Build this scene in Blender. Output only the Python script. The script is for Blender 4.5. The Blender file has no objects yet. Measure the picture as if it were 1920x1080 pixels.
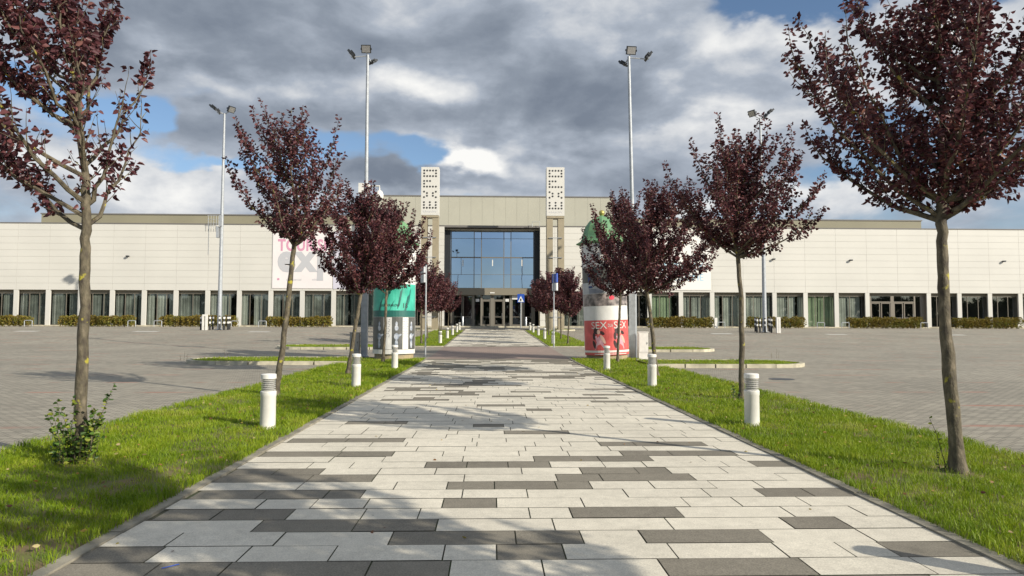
import bpy, math, random
import numpy as np
from mathutils import Vector, Matrix
S = bpy.context.scene
COL = S.collection
R = math.radians

# ------------------------------------------------------------------ camera
F = 1280.0; CAMH = 1.5
YAW = math.atan(38 / F); PIT = math.atan(66 / F); ROLL = R(0.15)
_f = Vector((math.sin(YAW) * math.cos(PIT), math.cos(YAW) * math.cos(PIT), math.sin(PIT)))
_r0 = Vector((math.cos(YAW), -math.sin(YAW), 0)); _u0 = _r0.cross(_f)
_r = _r0 * math.cos(ROLL) + _u0 * math.sin(ROLL)
_u = -_r0 * math.sin(ROLL) + _u0 * math.cos(ROLL)
cam = bpy.data.cameras.new('camera'); cam.lens = 24; cam.sensor_width = 36
cam.clip_start = 0.05; cam.clip_end = 6000
camo = bpy.data.objects.new('camera', cam); COL.objects.link(camo)
M = Matrix.Identity(4)
for i in range(3):
    M[i][0] = _r[i]; M[i][1] = _u[i]; M[i][2] = -_f[i]
M[2][3] = CAMH
camo.matrix_world = M
S.camera = camo

# ------------------------------------------------------------------ light, sky, exposure
SUN_AZ = math.atan2(0.79, -0.61)      # direction towards the sun (x, y)
SUN_EL = R(26)
sl = bpy.data.lights.new('sun', 'SUN'); sl.energy = 3.9; sl.angle = R(0.5); sl.color = (1.0, 0.93, 0.80)
so = bpy.data.objects.new('sun', sl); COL.objects.link(so)
sd = Vector((0.79 * math.cos(SUN_EL), -0.61 * math.cos(SUN_EL), math.sin(SUN_EL))).normalized()
so.rotation_euler = sd.to_track_quat('Z', 'Y').to_euler()
so.location = (20, -20, 30)
S.view_settings.view_transform = 'Standard'; S.view_settings.look = 'None'
S.view_settings.gamma = 1; S.view_settings.use_curve_mapping = False
S.view_settings.exposure = 0.52
W = bpy.data.worlds.new('World'); S.world = W; W.use_nodes = True
nt = W.node_tree; N = nt.nodes; L = nt.links; N.clear()
def nn(t, **k):
    n = N.new(t)
    for a, b in k.items(): setattr(n, a, b)
    return n
def wmath(op, a, b=None, c=None, clamp=False):
    n = nn('ShaderNodeMath', operation=op, use_clamp=clamp)
    for i, v in enumerate((a, b, c)):
        if v is None: continue
        if isinstance(v, (int, float)): n.inputs[i].default_value = v
        else: L.new(v, n.inputs[i])
    return n.outputs[0]
def build_world():
    sky = nn('ShaderNodeTexSky', sky_type='NISHITA', sun_disc=False)
    sky.sun_elevation = SUN_EL; sky.sun_rotation = math.atan2(0.79, -0.61)
    sky.altitude = 200; sky.air_density = 1.0; sky.dust_density = 0.3; sky.ozone_density = 2.5
    tc = nn('ShaderNodeTexCoord')
    nrm = nn('ShaderNodeVectorMath', operation='NORMALIZE'); L.new(tc.outputs['Generated'], nrm.inputs[0])
    sep = nn('ShaderNodeSeparateXYZ'); L.new(nrm.outputs[0], sep.inputs[0])
    az = wmath('ARCTAN2', sep.outputs[0], sep.outputs[1]); el = wmath('ARCSINE', sep.outputs[2])
    comb = nn('ShaderNodeCombineXYZ'); L.new(az, comb.inputs[0]); L.new(el, comb.inputs[1])
    # cloud noise lives on the sky sphere, flattened towards the horizon
    st = nn('ShaderNodeVectorMath', operation='MULTIPLY'); L.new(nrm.outputs[0], st.inputs[0]); st.inputs[1].default_value = (1, 1, 1.9)
    def noise(scale, det, rough, off=(0, 0, 0), dist=0.0):
        a = nn('ShaderNodeVectorMath', operation='ADD'); L.new(st.outputs[0], a.inputs[0]); a.inputs[1].default_value = off
        n = nn('ShaderNodeTexNoise'); L.new(a.outputs[0], n.inputs['Vector'])
        n.inputs['Scale'].default_value = scale; n.inputs['Detail'].default_value = det
        n.inputs['Roughness'].default_value = rough; n.inputs['Distortion'].default_value = dist
        return n.outputs[0]
    n1 = noise(3.2, 9, 0.56, (3.1, 1.7, 0.4), 0.25)
    n2 = noise(8.0, 8, 0.6, (7.3, 2.2, 5.0), 0.2)
    n3 = noise(5.0, 6, 0.5, (1.3, 8.2, 2.0), 0.6)
    warpn = nn('ShaderNodeTexNoise'); L.new(st.outputs[0], warpn.inputs['Vector'])
    warpn.inputs['Scale'].default_value = 7; warpn.inputs['Detail'].default_value = 6
    w1 = nn('ShaderNodeVectorMath', operation='SUBTRACT'); L.new(warpn.outputs['Color'], w1.inputs[0]); w1.inputs[1].default_value = (.5, .5, .5)
    w2 = nn('ShaderNodeVectorMath', operation='MULTIPLY_ADD'); L.new(w1.outputs[0], w2.inputs[0]); w2.inputs[1].default_value = (.28, .13, 0); L.new(comb.outputs[0], w2.inputs[2])
    def blob(px, py, sx, sy, amp):
        cx, cy = math.atan((px - 922) / F), math.atan((606 - py) / F)
        ix, iy = F / sx, F / sy
        m = nn('ShaderNodeVectorMath', operation='MULTIPLY_ADD'); L.new(w2.outputs[0], m.inputs[0])
        m.inputs[1].default_value = (ix, iy, 0); m.inputs[2].default_value = (-cx * ix, -cy * iy, 0)
        ln = nn('ShaderNodeVectorMath', operation='LENGTH'); L.new(m.outputs[0], ln.inputs[0])
        r = nn('ShaderNodeMapRange', interpolation_type='SMOOTHSTEP'); L.new(ln.outputs['Value'], r.inputs[0])
        r.inputs[1].default_value = 0; r.inputs[2].default_value = 1; r.inputs[3].default_value = amp; r.inputs[4].default_value = 0
        return r.outputs[0]
    def total(base, lst):
        t = base
        for b in lst: t = wmath('ADD', t, blob(*b))
        return t
    # coverage: negative amps open blue gaps, positive ones close them
    cov = wmath('MULTIPLY_ADD', wmath('SUBTRACT', n1, 0.5), 1.5, 0.55)
    cov = wmath('MULTIPLY_ADD', wmath('SUBTRACT', n2, 0.5), 0.45, cov)
    cov = total(cov, [
        (500, 100, 1100, 260, 0.5), (1250, 160, 700, 330, 0.45),
        (270, 268, 185, 48, -1.0), (720, 300, 240, 52, -0.95), (400, 330, 250, 40, -0.6),
        (1490, 28, 240, 60, -1.25), (1880, 20, 200, 90, -1.2), (1560, 350, 240, 45, -0.5), (1700, 300, 200, 90, -0.4),
        (880, 312, 120, 34, 0.75), (250, 375, 430, 60, 0.8), (400, 275, 170, 60, 0.9), (560, 372, 260, 55, .6), (670, 330, 90, 60, 0.6), (60, 250, 300, 60, -.6),
        (840, 352, 230, 30, 0.7), (1250, 350, 300, 80, 0.6)])
    covm = nn('ShaderNodeMapRange', interpolation_type='SMOOTHSTEP'); L.new(cov, covm.inputs[0])
    covm.inputs[1].default_value = 0.20; covm.inputs[2].default_value = 0.70
    # behind the photographer the sky is mostly clear: fewer clouds
    bk = nn('ShaderNodeMapRange', interpolation_type='SMOOTHSTEP'); L.new(sep.outputs[1], bk.inputs[0])
    bk.inputs[1].default_value = -0.7; bk.inputs[2].default_value = 0.35; bk.inputs[3].default_value = 0.5; bk.inputs[4].default_value = 1.0
    fac = wmath('MULTIPLY', covm.outputs[0], bk.outputs[0])
    # brightness of the cloud itself
    bri = wmath('MULTIPLY_ADD', wmath('SUBTRACT', n3, 0.5), 1.35, 0.46)
    bri = wmath('MULTIPLY_ADD', wmath('SUBTRACT', n2, 0.5), 0.75, bri)
    bri = total(bri, [
        (430, 90, 560, 110, -0.30), (1000, 100, 300, 90, -0.22), (1050, 190, 500, 60, -0.25), (900, 240, 420, 60, -0.30),
        (420, 275, 220, 70, -0.22), (670, 325, 120, 60, -0.3), (1150, 60, 200, 60, -.1), (820, 345, 260, 26, -0.35),
        (1150, 160, 330, 80, -.22), (600, 130, 350, 60, -.1), (780, 150, 250, 55, 0.48), (500, 190, 330, 45, 0.22), (1330, 90, 330, 80, 0.36), (1480, 180, 330, 110, 0.2), (1250, 215, 260, 40, -.2), (1450, 130, 200, 30, -.15),
        (880, 312, 130, 36, 0.75), (250, 380, 460, 65, 0.42), (1330, 250, 220, 60, 0.25), (1330, 330, 260, 40, -.15), (1100, 290, 200, 40, .15),
        (120, 20, 250, 60, 0.18), (1850, 150, 200, 150, .3), (1560, 390, 400, 55, .40)])
    up = nn('ShaderNodeMapRange', interpolation_type='SMOOTHSTEP'); L.new(el, up.inputs[0])
    up.inputs[1].default_value = 0.50; up.inputs[2].default_value = 0.80
    bri = wmath('MULTIPLY_ADD', up.outputs[0], 0.10, bri)
    n5 = noise(22.0, 6, 0.6, (4.3, 9.2, 1.0), 0.3); bri = wmath('MULTIPLY_ADD', wmath('SUBTRACT', n5, 0.5), 0.28, bri)
    fac = wmath('MAXIMUM', fac, wmath('MULTIPLY', up.outputs[0], 0.92))  # unseen cloud cover overhead, added to lift the ambient light in shadows
    boost = wmath('MULTIPLY_ADD', up.outputs[0], -0.05, 0.92)
    cr = nn('ShaderNodeValToRGB'); L.new(bri, cr.inputs[0])
    e = cr.color_ramp.elements
    e[0].position = 0.0; e[0].color = (0.150, 0.178, 0.225, 1)
    e[1].position = 1.0; e[1].color = (0.74, 0.735, 0.715, 1)
    for p, c in ((0.25, (0.21, 0.242, 0.292, 1)), (0.5, (0.315, 0.352, 0.41, 1)), (0.75, (0.53, 0.545, 0.565, 1))):
        q = e.new(p); q.color = c
    b1 = nn('ShaderNodeBackground'); L.new(sky.outputs[0], b1.inputs[0]); b1.inputs[1].default_value = 0.085
    b2 = nn('ShaderNodeBackground'); L.new(cr.outputs[0], b2.inputs[0]); L.new(boost, b2.inputs[1])
    mx = nn('ShaderNodeMixShader'); L.new(fac, mx.inputs[0]); L.new(b1.outputs[0], mx.inputs[1]); L.new(b2.outputs[0], mx.inputs[2])
    out = nn('ShaderNodeOutputWorld'); L.new(mx.outputs[0], out.inputs[0])
build_world()
W.cycles.sampling_method = 'MANUAL'; W.cycles.sample_map_resolution = 512
S.cycles.max_bounces = 6; S.cycles.transparent_max_bounces = 12
S.cycles.use_denoising = True

# ------------------------------------------------------------------ terrain and pixel helpers
_ty = np.array([-200, 0, 25, 33, 41.9, 48.5, 54.9, 61.8, 67.6, 72.0, 75, 200.])
_tz = np.array([0, 0, 0.0, .06, .22, .38, .50, .64, .79, 1.02, 1.10, 1.10])
_tz2 = np.array([0, 0, 0.0, .06, .22, .55, .88, .98, 1.04, 1.07, 1.10, 1.10])
def zt(y, x=0.0):
    a = float(np.interp(y, _ty, _tz)); w = min(1, max(0, (abs(x) - 8) / 6))
    return a if w == 0 else a * (1 - w) + w * float(np.interp(y, _ty, _tz2))
def ray(px, py):
    return _f + _r * ((px - 960) / F) + _u * ((540 - py) / F)
def P(px, py, Y):
    d = ray(px, py); t = Y / d.y
    return d.x * t, CAMH + d.z * t
def G(px, py, dz=0.0):
    d = ray(px, py); a = 0.5; b = 0.5
    Y = 1.0
    while Y < 400:
        if CAMH + d.z / d.y * Y < zt(Y, d.x / d.y * Y) + dz: break
        a = Y; Y += 0.25
    lo, hi = a, Y
    for _ in range(30):
        m = (lo + hi) / 2
        if CAMH + d.z / d.y * m < zt(m, d.x / d.y * m) + dz: hi = m
        else: lo = m
    return d.x / d.y * lo, lo
def PX(px, Y, py=580): return P(px, py, Y)[0]
def PZ(py, Y, px=922): return P(px, py, Y)[1]

# ------------------------------------------------------------------ mesh helpers
class MB:
    def __init__(s): s.v = []; s.f = []; s.m = []; s.k = 0
    def add(s, vs, fs, m=None):
        o = len(s.v); s.v += [tuple(v) for v in vs]
        for f in fs: s.f.append(tuple(i + o for i in f)); s.m.append(s.k if m is None else m)
        return s
    def quad(s, a, b, c, d, m=None): return s.add([a, b, c, d], [(0, 1, 2, 3)], m)
    def box(s, x0, x1, y0, y1, z0, z1, m=None):
        v = [(x, y, z) for z in (z0, z1) for y in (y0, y1) for x in (x0, x1)]
        return s.add(v, [(0, 2, 3, 1), (4, 5, 7, 6), (0, 1, 5, 4), (2, 6, 7, 3), (0, 4, 6, 2), (1, 3, 7, 5)], m)
    def obox(s, c, ax, ay, az, m=None):
        c = Vector(c); v = []
        for k in (-1, 1):
            for j in (-1, 1):
                for i in (-1, 1): v.append(c + Vector(ax) * i + Vector(ay) * j + Vector(az) * k)
        return s.add(v, [(0, 2, 3, 1), (4, 5, 7, 6), (0, 1, 5, 4), (2, 6, 7, 3), (0, 4, 6, 2), (1, 3, 7, 5)], m)
    def tube(s, pts, rad, n=8, m=None, cap=True):
        pts = [Vector(p) for p in pts]
        if isinstance(rad, (int, float)): rad = [rad] * len(pts)
        vs = []; prev = None
        for i, p in enumerate(pts):
            d = (pts[min(i + 1, len(pts) - 1)] - pts[max(i - 1, 0)]).normalized()
            if prev is None:
                a = d.orthogonal().normalized()
            else:
                a = (prev - d * prev.dot(d)).normalized()
            prev = a; b = d.cross(a)
            for k in range(n):
                t = 2 * math.pi * k / n
                vs.append(p + (a * math.cos(t) + b * math.sin(t)) * rad[i])
        fs = []
        for i in range(len(pts) - 1):
            for k in range(n):
                fs.append((i * n + k, i * n + (k + 1) % n, (i + 1) * n + (k + 1) % n, (i + 1) * n + k))
        if cap:
            fs.append(tuple(range(n - 1, -1, -1))); fs.append(tuple((len(pts) - 1) * n + k for k in range(n)))
        return s.add(vs, fs, m)
    def lathe(s, prof, c=(0, 0, 0), n=32, m=None, a0=0.0):
        vs = []; fs = []
        for r, z in prof:
            for k in range(n):
                t = a0 + 2 * math.pi * k / n
                vs.append((c[0] + r * math.cos(t), c[1] + r * math.sin(t), c[2] + z))
        for i in range(len(prof) - 1):
            for k in range(n):
                fs.append((i * n + k, i * n + (k + 1) % n, (i + 1) * n + (k + 1) % n, (i + 1) * n + k))
        fs.append(tuple(range(n - 1, -1, -1))); fs.append(tuple((len(prof) - 1) * n + k for k in range(n)))
        return s.add(vs, fs, m)
    def build(s, name, mats, parent=None, smooth=False):
        me = bpy.data.meshes.new(name); me.from_pydata(s.v, [], s.f)
        if not isinstance(mats, (list, tuple)): mats = [mats]
        for a in mats: me.materials.append(a)
        if len(mats) > 1: me.polygons.foreach_set('material_index', s.m)
        if smooth:
            me.polygons.foreach_set('use_smooth', [True] * len(me.polygons))
            me.set_sharp_from_angle(angle=R(40))
        me.update()
        o = bpy.data.objects.new(name, me); COL.objects.link(o)
        if parent: o.parent = parent
        return o
def npmesh(name, v, faces_flat, sizes, mat, parent=None, mi=None):
    me = bpy.data.meshes.new(name)
    me.vertices.add(len(v)); me.vertices.foreach_set('co', v.astype(np.float32).ravel())
    me.loops.add(len(faces_flat)); me.loops.foreach_set('vertex_index', faces_flat.astype(np.int32))
    me.polygons.add(len(sizes))
    st = np.concatenate([[0], np.cumsum(sizes)[:-1]]).astype(np.int32)
    me.polygons.foreach_set('loop_start', st)
    for a in (mat if isinstance(mat, (list, tuple)) else [mat]): me.materials.append(a)
    if mi is not None: me.polygons.foreach_set('material_index', mi.astype(np.int32))
    me.update(calc_edges=True); me.validate()
    o = bpy.data.objects.new(name, me); COL.objects.link(o)
    if parent: o.parent = parent
    return o
def tag(o, label=None, cat=None, group=None, kind=None):
    if label: o['label'] = label
    if cat: o['category'] = cat
    if group: o['group'] = group
    if kind: o['kind'] = kind
    return o
def empty(name, loc, label, cat, group=None, rz=0):
    o = bpy.data.objects.new(name, None); COL.objects.link(o)
    o.location = loc; o.rotation_euler = (0, 0, rz); o.empty_display_size = .3
    return tag(o, label, cat, group)
def copy_tree(o, parent=None):
    c = o.copy(); COL.objects.link(c)
    if parent: c.parent = parent
    for ch in list(o.children): copy_tree(ch, c)
    return c
_font_cache = {}
def text_geo(body, size, bold=0.0):
    cu = bpy.data.curves.new('t', 'FONT'); cu.body = body; cu.size = size; cu.offset = bold; cu.space_character = 1 + bold * 3
    cu.align_x = 'LEFT'; cu.resolution_u = 4
    o = bpy.data.objects.new('t', cu); COL.objects.link(o)
    dg = bpy.context.evaluated_depsgraph_get(); dg.update()
    me = o.evaluated_get(dg).to_mesh()
    v = [tuple(a.co) for a in me.vertices]; f = [tuple(p.vertices) for p in me.polygons]
    o.evaluated_get(dg).to_mesh_clear()
    bpy.data.objects.remove(o); bpy.data.curves.remove(cu)
    return v, f
def fit_text(mb, body, x0, x1, z0, z1, y, m=None, bold=0.0):
    v, f = text_geo(body, 1.0, bold)
    xs = [a[0] for a in v]; ys = [a[1] for a in v]
    ax, bx, ay, by = min(xs), max(xs), min(ys), max(ys)
    mb.add([(x0 + (a[0] - ax) / (bx - ax) * (x1 - x0), y, z0 + (a[1] - ay) / (by - ay) * (z1 - z0)) for a in v], f, m)

# ------------------------------------------------------------------ materials
def mat(name, col, rough=0.6, metal=0.0, var=0.0, vscale=3.0, bump=0.0, bscale=20.0, col2=None, spec=0.5, detail=6):
    m = bpy.data.materials.new(name); m.use_nodes = True
    t = m.node_tree; b = t.nodes['Principled BSDF']
    b.inputs['Base Color'].default_value = (*col, 1); b.inputs['Roughness'].default_value = rough
    b.inputs['Metallic'].default_value = metal; b.inputs['Specular IOR Level'].default_value = spec
    tc = t.nodes.new('ShaderNodeTexCoord')
    if var or col2:
        n = t.nodes.new('ShaderNodeTexNoise'); n.inputs['Scale'].default_value = vscale; n.inputs['Detail'].default_value = detail
        t.links.new(tc.outputs['Object'], n.inputs['Vector'])
        c2 = col2 or tuple(c * (1 - var) for c in col)
        c1 = col if col2 else tuple(min(1, c * (1 + var)) for c in col)
        r = t.nodes.new('ShaderNodeValToRGB'); t.links.new(n.outputs[0], r.inputs[0])
        r.color_ramp.elements[0].position = 0.35; r.color_ramp.elements[0].color = (*c2, 1)
        r.color_ramp.elements[1].position = 0.65; r.color_ramp.elements[1].color = (*c1, 1)
        t.links.new(r.outputs[0], b.inputs['Base Color'])
    if bump:
        n = t.nodes.new('ShaderNodeTexNoise'); n.inputs['Scale'].default_value = bscale; n.inputs['Detail'].default_value = 5
        t.links.new(tc.outputs['Object'], n.inputs['Vector'])
        bp = t.nodes.new('ShaderNodeBump'); bp.inputs['Strength'].default_value = bump; bp.inputs['Distance'].default_value = 0.02
        t.links.new(n.outputs[0], bp.inputs['Height']); t.links.new(bp.outputs[0], b.inputs['Normal'])
    return m
def N2(t, ty, **k):
    n = t.nodes.new(ty)
    for a, b in k.items(): setattr(n, a, b)
    return n
def leaf_mat(name, cols, transl=0.25, rough=0.5, patch=None, spec=0.4):
    m = bpy.data.materials.new(name); m.use_nodes = True; t = m.node_tree
    b = t.nodes['Principled BSDF']; b.inputs['Roughness'].default_value = rough; b.inputs['Specular IOR Level'].default_value = spec
    g = N2(t, 'ShaderNodeNewGeometry'); r = N2(t, 'ShaderNodeValToRGB')
    e = r.color_ramp.elements
    e[0].position = 0; e[0].color = (*cols[0], 1); e[1].position = 1; e[1].color = (*cols[-1], 1)
    for i, c in enumerate(cols[1:-1]):
        q = e.new((i + 1) / (len(cols) - 1)); q.color = (*c, 1)
    src = g.outputs['Random Per Island']
    if patch:
        tc = N2(t, 'ShaderNodeTexCoord'); n = N2(t, 'ShaderNodeTexNoise'); n.inputs['Scale'].default_value = patch[0]; n.inputs['Detail'].default_value = 4
        t.links.new(tc.outputs['Object'], n.inputs['Vector'])
        mr = N2(t, 'ShaderNodeMapRange'); mr.inputs[1].default_value = .3; mr.inputs[2].default_value = .7
        t.links.new(n.outputs[0], mr.inputs[0])
        mm = N2(t, 'ShaderNodeMix'); mm.inputs[0].default_value = patch[1]
        t.links.new(src, mm.inputs[2]); t.links.new(mr.outputs[0], mm.inputs[3]); src = mm.outputs[0]
    t.links.new(src, r.inputs[0]); t.links.new(r.outputs[0], b.inputs['Base Color'])
    tr = N2(t, 'ShaderNodeBsdfTranslucent'); t.links.new(r.outputs[0], tr.inputs[0])
    mx = N2(t, 'ShaderNodeMixShader'); mx.inputs[0].default_value = transl
    t.links.new(b.outputs[0], mx.inputs[1]); t.links.new(tr.outputs[0], mx.inputs[2])
    t.links.new(mx.outputs[0], t.nodes['Material Output'].inputs[0])
    return m
def glass_mat(name, tint, refl, wob=0.0, gcol=(.9, .95, 1)):
    m = bpy.data.materials.new(name); m.use_nodes = True; t = m.node_tree; t.nodes.remove(t.nodes['Principled BSDF'])
    tr = N2(t, 'ShaderNodeBsdfTransparent'); tr.inputs[0].default_value = (*tint, 1)
    gl = N2(t, 'ShaderNodeBsdfGlossy'); gl.inputs['Roughness'].default_value = 0.02; gl.inputs[0].default_value = (*gcol, 1)
    if wob:
        tc = N2(t, 'ShaderNodeTexCoord'); n = N2(t, 'ShaderNodeTexNoise'); n.inputs['Scale'].default_value = 0.5
        t.links.new(tc.outputs['Object'], n.inputs['Vector'])
        bp = N2(t, 'ShaderNodeBump'); bp.inputs['Strength'].default_value = wob; bp.inputs['Distance'].default_value = .05
        t.links.new(n.outputs[0], bp.inputs['Height']); t.links.new(bp.outputs[0], gl.inputs['Normal'])
    lw = N2(t, 'ShaderNodeLayerWeight'); lw.inputs[0].default_value = 0.10
    mr = N2(t, 'ShaderNodeMapRange'); mr.inputs[3].default_value = refl; mr.inputs[4].default_value = 0.95
    t.links.new(lw.outputs['Facing'], mr.inputs[0])
    mx = N2(t, 'ShaderNodeMixShader'); t.links.new(mr.outputs[0], mx.inputs[0])
    t.links.new(tr.outputs[0], mx.inputs[1]); t.links.new(gl.outputs[0], mx.inputs[2])
    t.links.new(mx.outputs[0], t.nodes['Material Output'].inputs[0])
    return m

def paver_mat(name, c1, c2, mortar, bw=0.2, bh=0.1, red=0.0, rot=0.0):
    m = bpy.data.materials.new(name); m.use_nodes = True; t = m.node_tree; b = t.nodes['Principled BSDF']
    b.inputs['Roughness'].default_value = 0.85
    tc = N2(t, 'ShaderNodeTexCoord'); mp = N2(t, 'ShaderNodeMapping'); mp.inputs['Rotation'].default_value = (0, 0, rot)
    t.links.new(tc.outputs['Object'], mp.inputs[0])
    br = N2(t, 'ShaderNodeTexBrick'); t.links.new(mp.outputs[0], br.inputs['Vector'])
    br.inputs['Color1'].default_value = (*c1, 1); br.inputs['Color2'].default_value = (*c2, 1); br.inputs['Mortar'].default_value = (*mortar, 1)
    br.inputs['Scale'].default_value = 1; br.inputs['Mortar Size'].default_value = 0.009; br.inputs['Brick Width'].default_value = bw; br.inputs['Row Height'].default_value = bh
    br.inputs['Mortar Smooth'].default_value = 0.3
    ns = N2(t, 'ShaderNodeTexNoise'); ns.inputs['Scale'].default_value = 0.22; ns.inputs['Detail'].default_value = 8; ns.inputs['Roughness'].default_value = .65
    t.links.new(tc.outputs['Object'], ns.inputs['Vector'])
    mr = N2(t, 'ShaderNodeMapRange'); mr.inputs[1].default_value = .3; mr.inputs[2].default_value = .7; mr.inputs[3].default_value = .80; mr.inputs[4].default_value = 1.12
    t.links.new(ns.outputs[0], mr.inputs[0])
    ml = N2(t, 'ShaderNodeVectorMath', operation='SCALE'); t.links.new(br.outputs[0], ml.inputs[0]); t.links.new(mr.outputs[0], ml.inputs['Scale'])
    last = ml.outputs[0]
    if red:
        # broken rows of reddish pavers marking the bays
        sp = N2(t, 'ShaderNodeSeparateXYZ'); t.links.new(tc.outputs['Object'], sp.inputs[0])
        md = N2(t, 'ShaderNodeMath', operation='MODULO'); t.links.new(sp.outputs[1], md.inputs[0]); md.inputs[1].default_value = 2.5
        lt = N2(t, 'ShaderNodeMath', operation='LESS_THAN'); t.links.new(md.outputs[0], lt.inputs[0]); lt.inputs[1].default_value = .2
        n2 = N2(t, 'ShaderNodeTexNoise'); n2.inputs['Scale'].default_value = .9; n2.inputs['Detail'].default_value = 3
        mp2 = N2(t, 'ShaderNodeMapping'); mp2.inputs['Scale'].default_value = (1, .3, 1); t.links.new(tc.outputs['Object'], mp2.inputs[0]); t.links.new(mp2.outputs[0], n2.inputs['Vector'])
        r2 = N2(t, 'ShaderNodeMapRange'); r2.inputs[1].default_value = .48; r2.inputs[2].default_value = .60; r2.inputs[4].default_value = red
        t.links.new(n2.outputs[0], r2.inputs[0])
        mu = N2(t, 'ShaderNodeMath', operation='MULTIPLY'); t.links.new(lt.outputs[0], mu.inputs[0]); t.links.new(r2.outputs[0], mu.inputs[1])
        mx = N2(t, 'ShaderNodeMix', data_type='RGBA'); t.links.new(mu.outputs[0], mx.inputs[0]); t.links.new(last, mx.inputs[6]); mx.inputs[7].default_value = (.36, .17, .12, 1)
        last = mx.outputs[2]
    # fine grit
    n3 = N2(t, 'ShaderNodeTexNoise'); n3.inputs['Scale'].default_value = 60; n3.inputs['Detail'].default_value = 3
    t.links.new(tc.outputs['Object'], n3.inputs['Vector'])
    m3 = N2(t, 'ShaderNodeMapRange'); m3.inputs[3].default_value = .85; m3.inputs[4].default_value = 1.15; t.links.new(n3.outputs[0], m3.inputs[0])
    s3 = N2(t, 'ShaderNodeVectorMath', operation='SCALE'); t.links.new(last, s3.inputs[0]); t.links.new(m3.outputs[0], s3.inputs['Scale'])
    t.links.new(s3.outputs[0], b.inputs['Base Color'])
    bp = N2(t, 'ShaderNodeBump'); bp.inputs['Strength'].default_value = .35; bp.inputs['Distance'].default_value = .01; bp.invert = True
    t.links.new(br.outputs['Fac'], bp.inputs['Height']); t.links.new(bp.outputs[0], b.inputs['Normal'])
    return m
def slab_mat(name, col, island=0.07, grit=0.20):
    m = bpy.data.materials.new(name); m.use_nodes = True; t = m.node_tree; b = t.nodes['Principled BSDF']
    b.inputs['Roughness'].default_value = 0.9; b.inputs['Specular IOR Level'].default_value = .3
    tc = N2(t, 'ShaderNodeTexCoord'); g = N2(t, 'ShaderNodeNewGeometry')
    def rng(src, lo, hi, a=0., b2=1.):
        r = N2(t, 'ShaderNodeMapRange'); r.inputs[1].default_value = a; r.inputs[2].default_value = b2
        r.inputs[3].default_value = lo; r.inputs[4].default_value = hi; t.links.new(src, r.inputs[0]); return r.outputs[0]
    def noise(sc, det, ro=.5):
        n = N2(t, 'ShaderNodeTexNoise'); n.inputs['Scale'].default_value = sc; n.inputs['Detail'].default_value = det; n.inputs['Roughness'].default_value = ro
        t.links.new(tc.outputs['Object'], n.inputs['Vector']); return n.outputs[0]
    def mul(a, c):
        k = N2(t, 'ShaderNodeMath', operation='MULTIPLY'); t.links.new(a, k.inputs[0]); t.links.new(c, k.inputs[1]); return k.outputs[0]
    f = mul(rng(g.outputs['Random Per Island'], 1 - island, 1 + island), rng(noise(95, 3, .7), 1 - grit, 1 + grit, .3, .7))
    f = mul(f, rng(noise(.8, 8, .7), .86, 1.06, .35, .65)); f = mul(f, rng(noise(9, 6, .7), .90, 1.05, .35, .65)); f = mul(f, rng(noise(2.6, 7, .75), .82, 1.0, .30, .42))
    # dark specks: gum, grit, small stains
    v = N2(t, 'ShaderNodeTexVoronoi'); v.inputs['Scale'].default_value = 1.7; t.links.new(tc.outputs['Object'], v.inputs['Vector'])
    f = mul(f, rng(v.outputs['Distance'], .55, 1, .012, .022))
    s = N2(t, 'ShaderNodeVectorMath', operation='SCALE'); s.inputs[0].default_value = col; t.links.new(f, s.inputs['Scale'])
    t.links.new(s.outputs[0], b.inputs['Base Color'])
    bp = N2(t, 'ShaderNodeBump'); bp.inputs['Strength'].default_value = .25; bp.inputs['Distance'].default_value = .004
    t.links.new(noise(220, 2), bp.inputs['Height']); t.links.new(bp.outputs[0], b.inputs['Normal'])
    return m
def bark_mat():
    m = bpy.data.materials.new('bark'); m.use_nodes = True; t = m.node_tree; b = t.nodes['Principled BSDF']; b.inputs['Roughness'].default_value = .8
    tc = N2(t, 'ShaderNodeTexCoord')
    def noise(sc, det, scale=(1, 1, 1)):
        mp = N2(t, 'ShaderNodeMapping'); mp.inputs['Scale'].default_value = scale; t.links.new(tc.outputs['Object'], mp.inputs[0])
        n = N2(t, 'ShaderNodeTexNoise'); n.inputs['Scale'].default_value = sc; n.inputs['Detail'].default_value = det
        t.links.new(mp.outputs[0], n.inputs['Vector']); return n.outputs[0]
    r = N2(t, 'ShaderNodeValToRGB'); t.links.new(noise(11, 8, (1.6, 1.6, .8)), r.inputs[0])
    e = r.color_ramp.elements; e[0].position = .3; e[0].color = (.05, .038, .028, 1); e[1].position = .7; e[1].color = (.19, .155, .105, 1)
    q = e.new(.52); q.color = (.11, .092, .058, 1)
    r2 = N2(t, 'ShaderNodeMapRange'); r2.inputs[1].default_value = .63; r2.inputs[2].default_value = .70; t.links.new(noise(8, 5), r2.inputs[0])
    mx = N2(t, 'ShaderNodeMix', data_type='RGBA'); t.links.new(r2.outputs[0], mx.inputs[0]); t.links.new(r.outputs[0], mx.inputs[6]); mx.inputs[7].default_value = (.38, .33, .04, 1)
    t.links.new(mx.outputs[2], b.inputs['Base Color'])
    bp = N2(t, 'ShaderNodeBump'); bp.inputs['Strength'].default_value = .7; bp.inputs['Distance'].default_value = .015
    t.links.new(noise(40, 5, (1.4, 1.4, .7)), bp.inputs['Height']); t.links.new(bp.outputs[0], b.inputs['Normal'])
    return m

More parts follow.
